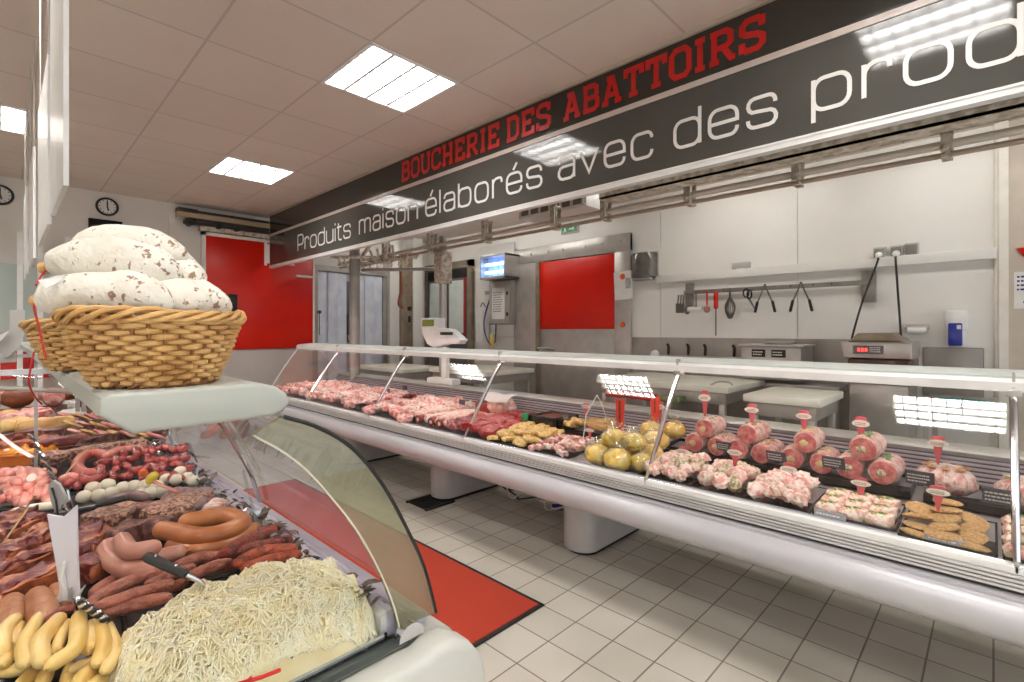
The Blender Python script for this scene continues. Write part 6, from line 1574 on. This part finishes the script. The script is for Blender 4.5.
A = [m.bm.verts.new(q2(*p) - FW * .004) for p in P]; B_ = [m.bm.verts.new(q2(*p) + FW * .004) for p in P]
m._face(A); m._face(B_[::-1])
for i in range(len(P)): m._face([A[i], B_[i], B_[(i + 1) % len(P)], A[(i + 1) % len(P)]])
bmesh.ops.recalc_face_normals(m.bm, faces=m.bm.faces); m.build('body', MATS['grey_plastic'], t, smooth=0)
m = MB(); m.tube([q2(54, 487) - FW * .006, q2(58, 500) - FW * .006, q2(60, 520) - FW * .004], .0025, 6); m.build('pin', MATS['black'], t)
m = MB(); m.tube([q2(68, 490), q2(70, 500), q2(72, 508), q2(69, 511), q2(66, 508)], .003, 6); m.build('hook', MATS['chrome'], t)
def twisted(pa, pb, za, zb, label, r):
    a, b = nd(*pa, za), nd(*pb, zb); t = thing('twisted_skewer', label, 'skewer', b, 'twisted metal skewers'); d = (b - a); o = d.cross(UP).normalized(); w = o.cross(d.normalized())
    for s, mt, nm in ((0, 'chrome', 'bright_wire'), (PI, 'black', 'dark_wire')):
        m = MB(); m.tube([a + d * (i / 40) + (o * math.cos(i * .8 + s) + w * math.sin(i * .8 + s)) * r for i in range(41)], r * .8, 6); m.build(nm, MATS[mt], t)
twisted((78, 600), (108, 622), .90, .86, 'twisted metal skewer over the yellow sausages', .004)
twisted((30, 434), (56, 484), .96, .88, 'twisted metal skewer leaning on the grey clip', .005)
t = thing('fork_prongs', 'cluster of dark metal prongs beside the foot of the white price card', 'fork', nd(86, 612, .85))
for k in range(3):
    m = MB(); m.tube([nd(78 + 4 * k, 598 + k, .90), nd(82 + 3.5 * k, 622 - 2 * k, .85)], .0022, 6); m.build('prong', MATS['chrome'], t)
m = MB(); m.tube(spline([nd(-4, 432, .93), nd(14, 446, .93), nd(32, 457, .92)], 5), .008, 8, flat=.25); tag(m.build('paper_band', MATS['paper']), 'white paper band arched over the smoked slabs at the view edge', 'paper band')
for (a, b, lb) in (((2, 545), (28, 508), 'thin wooden stick in the bacon at the view edge'), ((64, 476), (86, 450), 'thin wooden stick beside the pink ring'), ((26, 508), (36, 495), 'thin wooden stick below the pink links')):
    m = MB(); m.tube([nd(*a, .86), nd(*b, .93)], .0022, 6); tag(m.build('wooden_stick', M('wood_stick', (214, 180, 130), .6)), lb, 'stick', 'thin wooden sticks')
t = thing('plastic_strip', 'clear upright plastic strip against the inside of the front glass', 'strip', nd(264, 546, .85))
m = MB(); p = nd(263, 546, .87); q = at(243, 470, Y=p.y + .02); m.tube([p, p.lerp(Vector(q), .5), q], .006, 8, flat=.3); m.build('strip', MATS['plexi'], t)
t = thing('red_arrow', 'small red arrow marker lying low on the sauerkraut at the bottom edge', 'marker', nd(262, 676, .86))
m = MB(); m.tube([nd(238, 684, .872), nd(262, 677, .876), nd(280, 670, .87)], .0028, 6); m.build('shaft', MATS['string_red'], t)
m = MB(); m.tube([nd(252, 677, .878), nd(242, 683, .874), nd(254, 685, .872)], .0025, 6); m.build('arrow_tip', MATS['string_red'], t)
# ---- garnish along the front lip
rnd = random.Random(51)
m = MB()
for k in range(230):
    y = rnd.uniform(.84, 3.6); x = .487 + rnd.uniform(-.016, .022); z = .842 + rnd.uniform(-.012, .022); a = rnd.uniform(0, 2 * PI)
    q = Matrix.Rotation(a, 3, 'Z') @ Matrix.Rotation(rnd.uniform(-.9, .9), 3, 'X'); s = rnd.uniform(.012, .024)
    P = [Vector((x, y, z)) + q @ Vector(v) * s for v in ((0, -1, 0), (.5, -.3, .2), (.35, .5, .15), (0, 1, 0), (-.4, .4, .2), (-.5, -.3, .1))]
    m._face([m.bm.verts.new(v) for v in P])
o = m.build('garnish_leaves', MATS['leaf_dark'], smooth=0); tag(o, 'dark red garnish leaves strung along the inside of the front glass', 'garnish', kind='stuff')
m = MB()
for k in range(150):
    y = rnd.uniform(.95, 3.4); x = .472 + rnd.uniform(-.015, .018); z = .838 + rnd.uniform(-.012, .024); a = rnd.uniform(0, 2 * PI); s = rnd.uniform(.006, .014)
    q = Matrix.Rotation(a, 3, 'Z') @ Matrix.Rotation(rnd.uniform(-1.2, 1.2), 3, 'Y')
    P = [Vector((x, y, z)) + q @ Vector(v) * s for v in ((-1, -.6, 0), (1, -.7, .3), (.8, .7, -.2), (-.9, .8, .3))]
    m._face([m.bm.verts.new(v) for v in P])
o = m.build('foil_shreds', MATS['foil'], smooth=0); tag(o, 'silvery foil shreds lying along the front glass lip', 'foil', kind='stuff')

# ================================================================== baskets with salami
BZ = 1.281
def wicker_basket(c, rb, rt, h, label, seed):
    t = thing('wicker_basket', label, 'basket', c, 'wicker baskets on the counter shelf'); c = Vector(c)
    NS = 34; rows = 13
    def ring(z): f = z / h; return rb + (rt - rb) * (f ** .75)
    m = MB()
    for k in range(NS):
        a = 2 * PI * k / NS; m.tube([c + Vector((ring(z) * math.cos(a), ring(z) * math.sin(a), z)) for z in (0.004, h * .35, h * .7, h)], .0026, 5)
    m.build('stakes', MATS['wicker_dark'], t)
    m = MB(); per = 2 * NS
    for i in range(rows):
        z = h * (.07 + .86 * i / (rows - 1)); pts = []
        for k in range(NS * 4):
            a = 2 * PI * k / (NS * 4); w = math.cos(a * NS / 2 + (i % 2) * PI) * .0055
            r = ring(z) + w; pts.append(c + Vector((r * math.cos(a), r * math.sin(a), z + .0015 * math.sin(a * 5 + i))))
        m.tube(pts, .0042 + .0006 * (i % 2), 6, closed=True)
    m.build('weave', MATS['wicker'], t)
    m = MB()
    for s in range(4):
        pts = []
        for k in range(120):
            a = 2 * PI * k / 120; q = a * 6 + s * PI / 2; r = rt + .003 + .0065 * math.cos(q); pts.append(c + Vector((r * math.cos(a), r * math.sin(a), h + .001 + .0075 * math.sin(q) + .002 * math.sin(a * 3 + s))))
        m.tube(pts, .0036, 6, closed=True)
    m.build('rim_braid', MATS['wicker'], t)
    m = MB()
    for s in range(2):
        pts = []
        for k in range(90):
            a = 2 * PI * k / 90; q = a * 15 + s * PI; r = rb + .003 + .005 * math.cos(q); pts.append(c + Vector((r * math.cos(a), r * math.sin(a), .006 + .004 * math.sin(q))))
        m.tube(pts, .004, 6, closed=True)
    m.lathe([(rb, .002), (rb, .006), (0, .007)], c, 28); m.build('base', MATS['wicker_dark'], t)
    return t
bc = Vector((.164, .905, BZ))
wicker_basket(bc, .067, .106, .099, 'woven willow basket heaped with white salami on the counter shelf', 1)
wicker_basket((.16, 1.36, BZ), .085, .125, .09, 'second willow basket half hidden behind the salami basket', 2)
def salami(pts, r, label, seed, knot=True, string=None):
    """pts in photo pixels with a distance along the view: a dusty white salami"""
    P = [FW * d + RT * ((px - PX) / FOC * d) - UP * ((py - PY) / FOC * d) + Vector((0, 0, EYE)) for px, py, d in pts]
    t = thing('salami', label, 'salami', P[0].lerp(P[-1], .5) - Vector((0, 0, r)), 'white salami in the basket')
    c = spline(P, 8); n = len(c); m = MB(); R = []
    for i in range(n):
        f = i / (n - 1); R.append(max(.006, r * (max(0, 1 - abs(2 * f - 1) ** 3.2)) ** .5 * (1 + .06 * math.sin(f * 9 + seed))))
    k0 = 0; m.tube(c, R, 22)
    for v in m.bm.verts: v.co += noise.noise_vector(v.co * 22 + Vector((seed * 3, 0, 0))) * .0055 + noise.noise_vector(v.co * 80) * .0014
    m.build('casing', MATS['salami_skin'], t, smooth=180)
    if knot:
        d = (c[0] - c[1]).normalized(); m = MB()
        m.tube([c[0] + d * -.004, c[0] + d * .006, c[0] + d * .012, c[0] + d * .02], [.008, .006, .01, .003], 8); m.build('tied_end', MATS['wicker'], t)
    if string:
        Q = [FW * dd + RT * ((px - PX) / FOC * dd) - UP * ((py - PY) / FOC * dd) + Vector((0, 0, EYE)) for px, py, dd in string]
        m = MB(); m.tube(spline(Q, 5), .0014, 6); m.build('red_string', MATS['string_red'], t)
    return t
def salami_skin():
    m = M('salami_skin', (233, 228, 215), .85, col2=(205, 196, 180), sc=9, lo=.45, hi=.75, bump=.45, bsc=60)
    nt = m.node_tree; N = nt.nodes; L = nt.links; b = N['Principled BSDF']; src = b.inputs['Base Color'].links[0].from_socket
    tc = [n for n in N if n.type == 'TEX_COORD'][0]
    n1 = N.new('ShaderNodeTexNoise'); n1.inputs['Scale'].default_value = 105; n1.inputs['Detail'].default_value = 2
    n2 = N.new('ShaderNodeTexNoise'); n2.inputs['Scale'].default_value = 9; n2.inputs['Detail'].default_value = 2
    for n_ in (n1, n2): L.new(tc.outputs['Object'], n_.inputs['Vector'])
    ad = N.new('ShaderNodeMath'); ad.operation = 'MULTIPLY_ADD'; ad.inputs[1].default_value = .45; L.new(n2.outputs['Fac'], ad.inputs[0]); L.new(n1.outputs['Fac'], ad.inputs[2])
    r = N.new('ShaderNodeValToRGB'); r.color_ramp.elements[0].position = .85; r.color_ramp.elements[1].position = .92
    r.color_ramp.elements[0].color = (0, 0, 0, 1); r.color_ramp.elements[1].color = (1, 1, 1, 1); L.new(ad.outputs[0], r.inputs[0])
    mx = N.new('ShaderNodeMixRGB'); mx.inputs[2].default_value = lin((146, 118, 98)); L.new(r.outputs[0], mx.inputs[0]); L.new(src, mx.inputs[1]); L.new(mx.outputs[0], b.inputs['Base Color'])
salami_skin()
salami([(42, 300, 0.733), (80, 293, 0.718), (130, 293, 0.718), (174, 309, 0.733)], 0.0317, 'front salami lying lowest along the basket rim', 1, True, [(40, 300, 0.733), (34, 306, 0.725), (38, 323, 0.718), (46, 359, 0.703)])
salami([(50, 267, 0.762), (90, 261, 0.748), (140, 265, 0.748), (180, 277, 0.762)], 0.0343, 'second salami resting across the front one', 2, True, [(50, 266, 0.755), (42, 275, 0.748), (36, 285, 0.733)])
salami([(76, 254, 0.808), (110, 244, 0.800), (150, 248, 0.800), (187, 260, 0.808)], 0.0317, 'topmost salami of the heap', 3, True, [(76, 253, 0.792), (64, 256, 0.778), (52, 264, 0.770)])
salami([(150, 255, 0.830), (178, 271, 0.815), (200, 285, 0.808)], 0.0299, 'speckled salami sloping down behind the second one', 4)
salami([(148, 293, 0.778), (180, 299, 0.762), (204, 315, 0.755)], 0.0308, 'salami leaning at the right of the front one', 5)
salami([(172, 289, 0.823), (205, 299, 0.808), (224, 313, 0.800)], 0.0273, 'rightmost salami with a twisted end against the basket rim', 6)
salami([(70, 301, 0.853), (120, 299, 0.883), (170, 305, 0.883)], 0.0396, 'salami deep in the basket at the back of the heap', 7, False)
salami([(80, 277, 0.845), (130, 271, 0.868), (180, 285, 0.868)], 0.0370, 'salami behind the second one, under the topmost', 8, False)
def vpt(px, py, d): return FW * d + RT * ((px - PX) / FOC * d) - UP * ((py - PY) / FOC * d) + Vector((0, 0, EYE))
m = MB(); A = [vpt(38, 280, .68), vpt(66, 274, .69), vpt(64, 279, .69), vpt(46, 288, .68)]
m._face([m.bm.verts.new(p) for p in A]); m._face([m.bm.verts.new(p + Vector((0, .001, -.001))) for p in A[::-1]]); tag(m.build('paper_tag', MATS['paper'], smooth=0), 'small white paper tag tied to the second salami', 'tag')
m = MB(); m.tube(spline([vpt(34, 352, .75), vpt(31, 366, .74), vpt(29, 384, .74), vpt(36, 398, .76), vpt(42, 404, .78)], 6), .0013, 6); tag(m.build('red_string', MATS['string_red']), 'long red string dangling down from the basket', 'string')
# ---- acrylic stands, scale and rack behind the basket at the left
t = thing('weighing_scale', 'grey plastic weighing scale at the far end of the near counter', 'scale', (.03, 3.2, .9))
def lz(px, py, d): return vpt(px, py, d)
def vplate(name, P, d, th, mat, parent):
    m = MB(); A = [m.bm.verts.new(lz(px, py, d)) for px, py in P]; B_ = [m.bm.verts.new(lz(px, py, d) + Vector((0, th, 0))) for px, py in P]
    m._face(A); m._face(B_[::-1])
    for i in range(len(P)): m._face([A[i], B_[i], B_[(i + 1) % len(P)], A[(i + 1) % len(P)]])
    bmesh.ops.recalc_face_normals(m.bm, faces=m.bm.faces); return m.build(name, MATS[mat], parent, smooth=0)
vplate('head', [(-8, 336), (10, 330), (10, 310), (25, 310), (25, 332), (20, 346), (8, 357), (-8, 362)], 2.2, .1, 'grey_plastic', t)
vplate('keypad', [(-8, 338), (9, 331), (2, 340), (-8, 346)], 2.18, .01, 'white_plastic', t)
m = MB(); p = lz(4, 352, 2.2); m.box(p.x - .05, p.x + .04, p.y, p.y + .1, p.z - .05, p.z, bev=.01); m.tube([(p.x - .02, p.y + .05, .79), (p.x - .02, p.y + .05, p.z - .04)], .009, 8); m.build('foot', MATS['grey_plastic'], t)
t = thing('acrylic_rack', 'clear acrylic price rail on thin posts beyond the second basket', 'rack', (.1, 3.0, .9))
p = lz(36, 340, 1.9)
m = MB(); m.box(p.x - .005, p.x + .005, p.y, p.y + .012, .8, p.z + .06); m.build('post', MATS['grey_plastic'], t, smooth=0)
a, b = lz(-4, 388, 1.9), lz(74, 392, 1.75)
m = MB(); m.tube([a, b], .008, 8); m.build('rail', MATS['steel'], t)
m = MB(); m.tube([lz(52, 374, 1.85), lz(88, 402, 1.7)], .012, 8); m.tube([lz(0, 374, 1.9), lz(40, 378, 1.9)], .02, 8, flat=.2); m.build('plexi_rail', MATS['plexi'], t)
for q, px in enumerate((78, 84)):
    m = MB(); p = lz(px, 396, 1.9); m.box(p.x - .006, p.x + .006, p.y, p.y + .02, p.z - .06, p.z + .03); m.build('support', MATS['steel_matt'], t, smooth=0)

# ================================================================== camera, world, view
cam = bpy.data.cameras.new('camera'); co = bpy.data.objects.new('camera', cam); COL.objects.link(co)
cam.sensor_width = 36; cam.lens = FOC / 1024 * 36; cam.shift_y = (PY - 341) / 1024
cam.clip_start = .05; cam.clip_end = 60
co.location = (0, 0, EYE); co.rotation_euler = (PI / 2, 0, -YAW)
S.camera = co
w = bpy.data.worlds.new('world'); S.world = w; w.use_nodes = True
w.node_tree.nodes['Background'].inputs[0].default_value = (.9, .95, 1, 1); w.node_tree.nodes['Background'].inputs[1].default_value = 1.2
S.view_settings.view_transform = 'Standard'; S.view_settings.look = 'None'; S.view_settings.gamma = 1; S.view_settings.use_curve_mapping = False
S.view_settings.exposure = 0.33
S.cycles.use_denoising = True
S.cycles.max_bounces = 10; S.cycles.diffuse_bounces = 5; S.cycles.glossy_bounces = 4; S.cycles.transparent_max_bounces = 24; S.cycles.transmission_bounces = 6
S.cycles.sample_clamp_indirect = 6.0
S.cycles.caustics_reflective = False; S.cycles.caustics_refractive = False
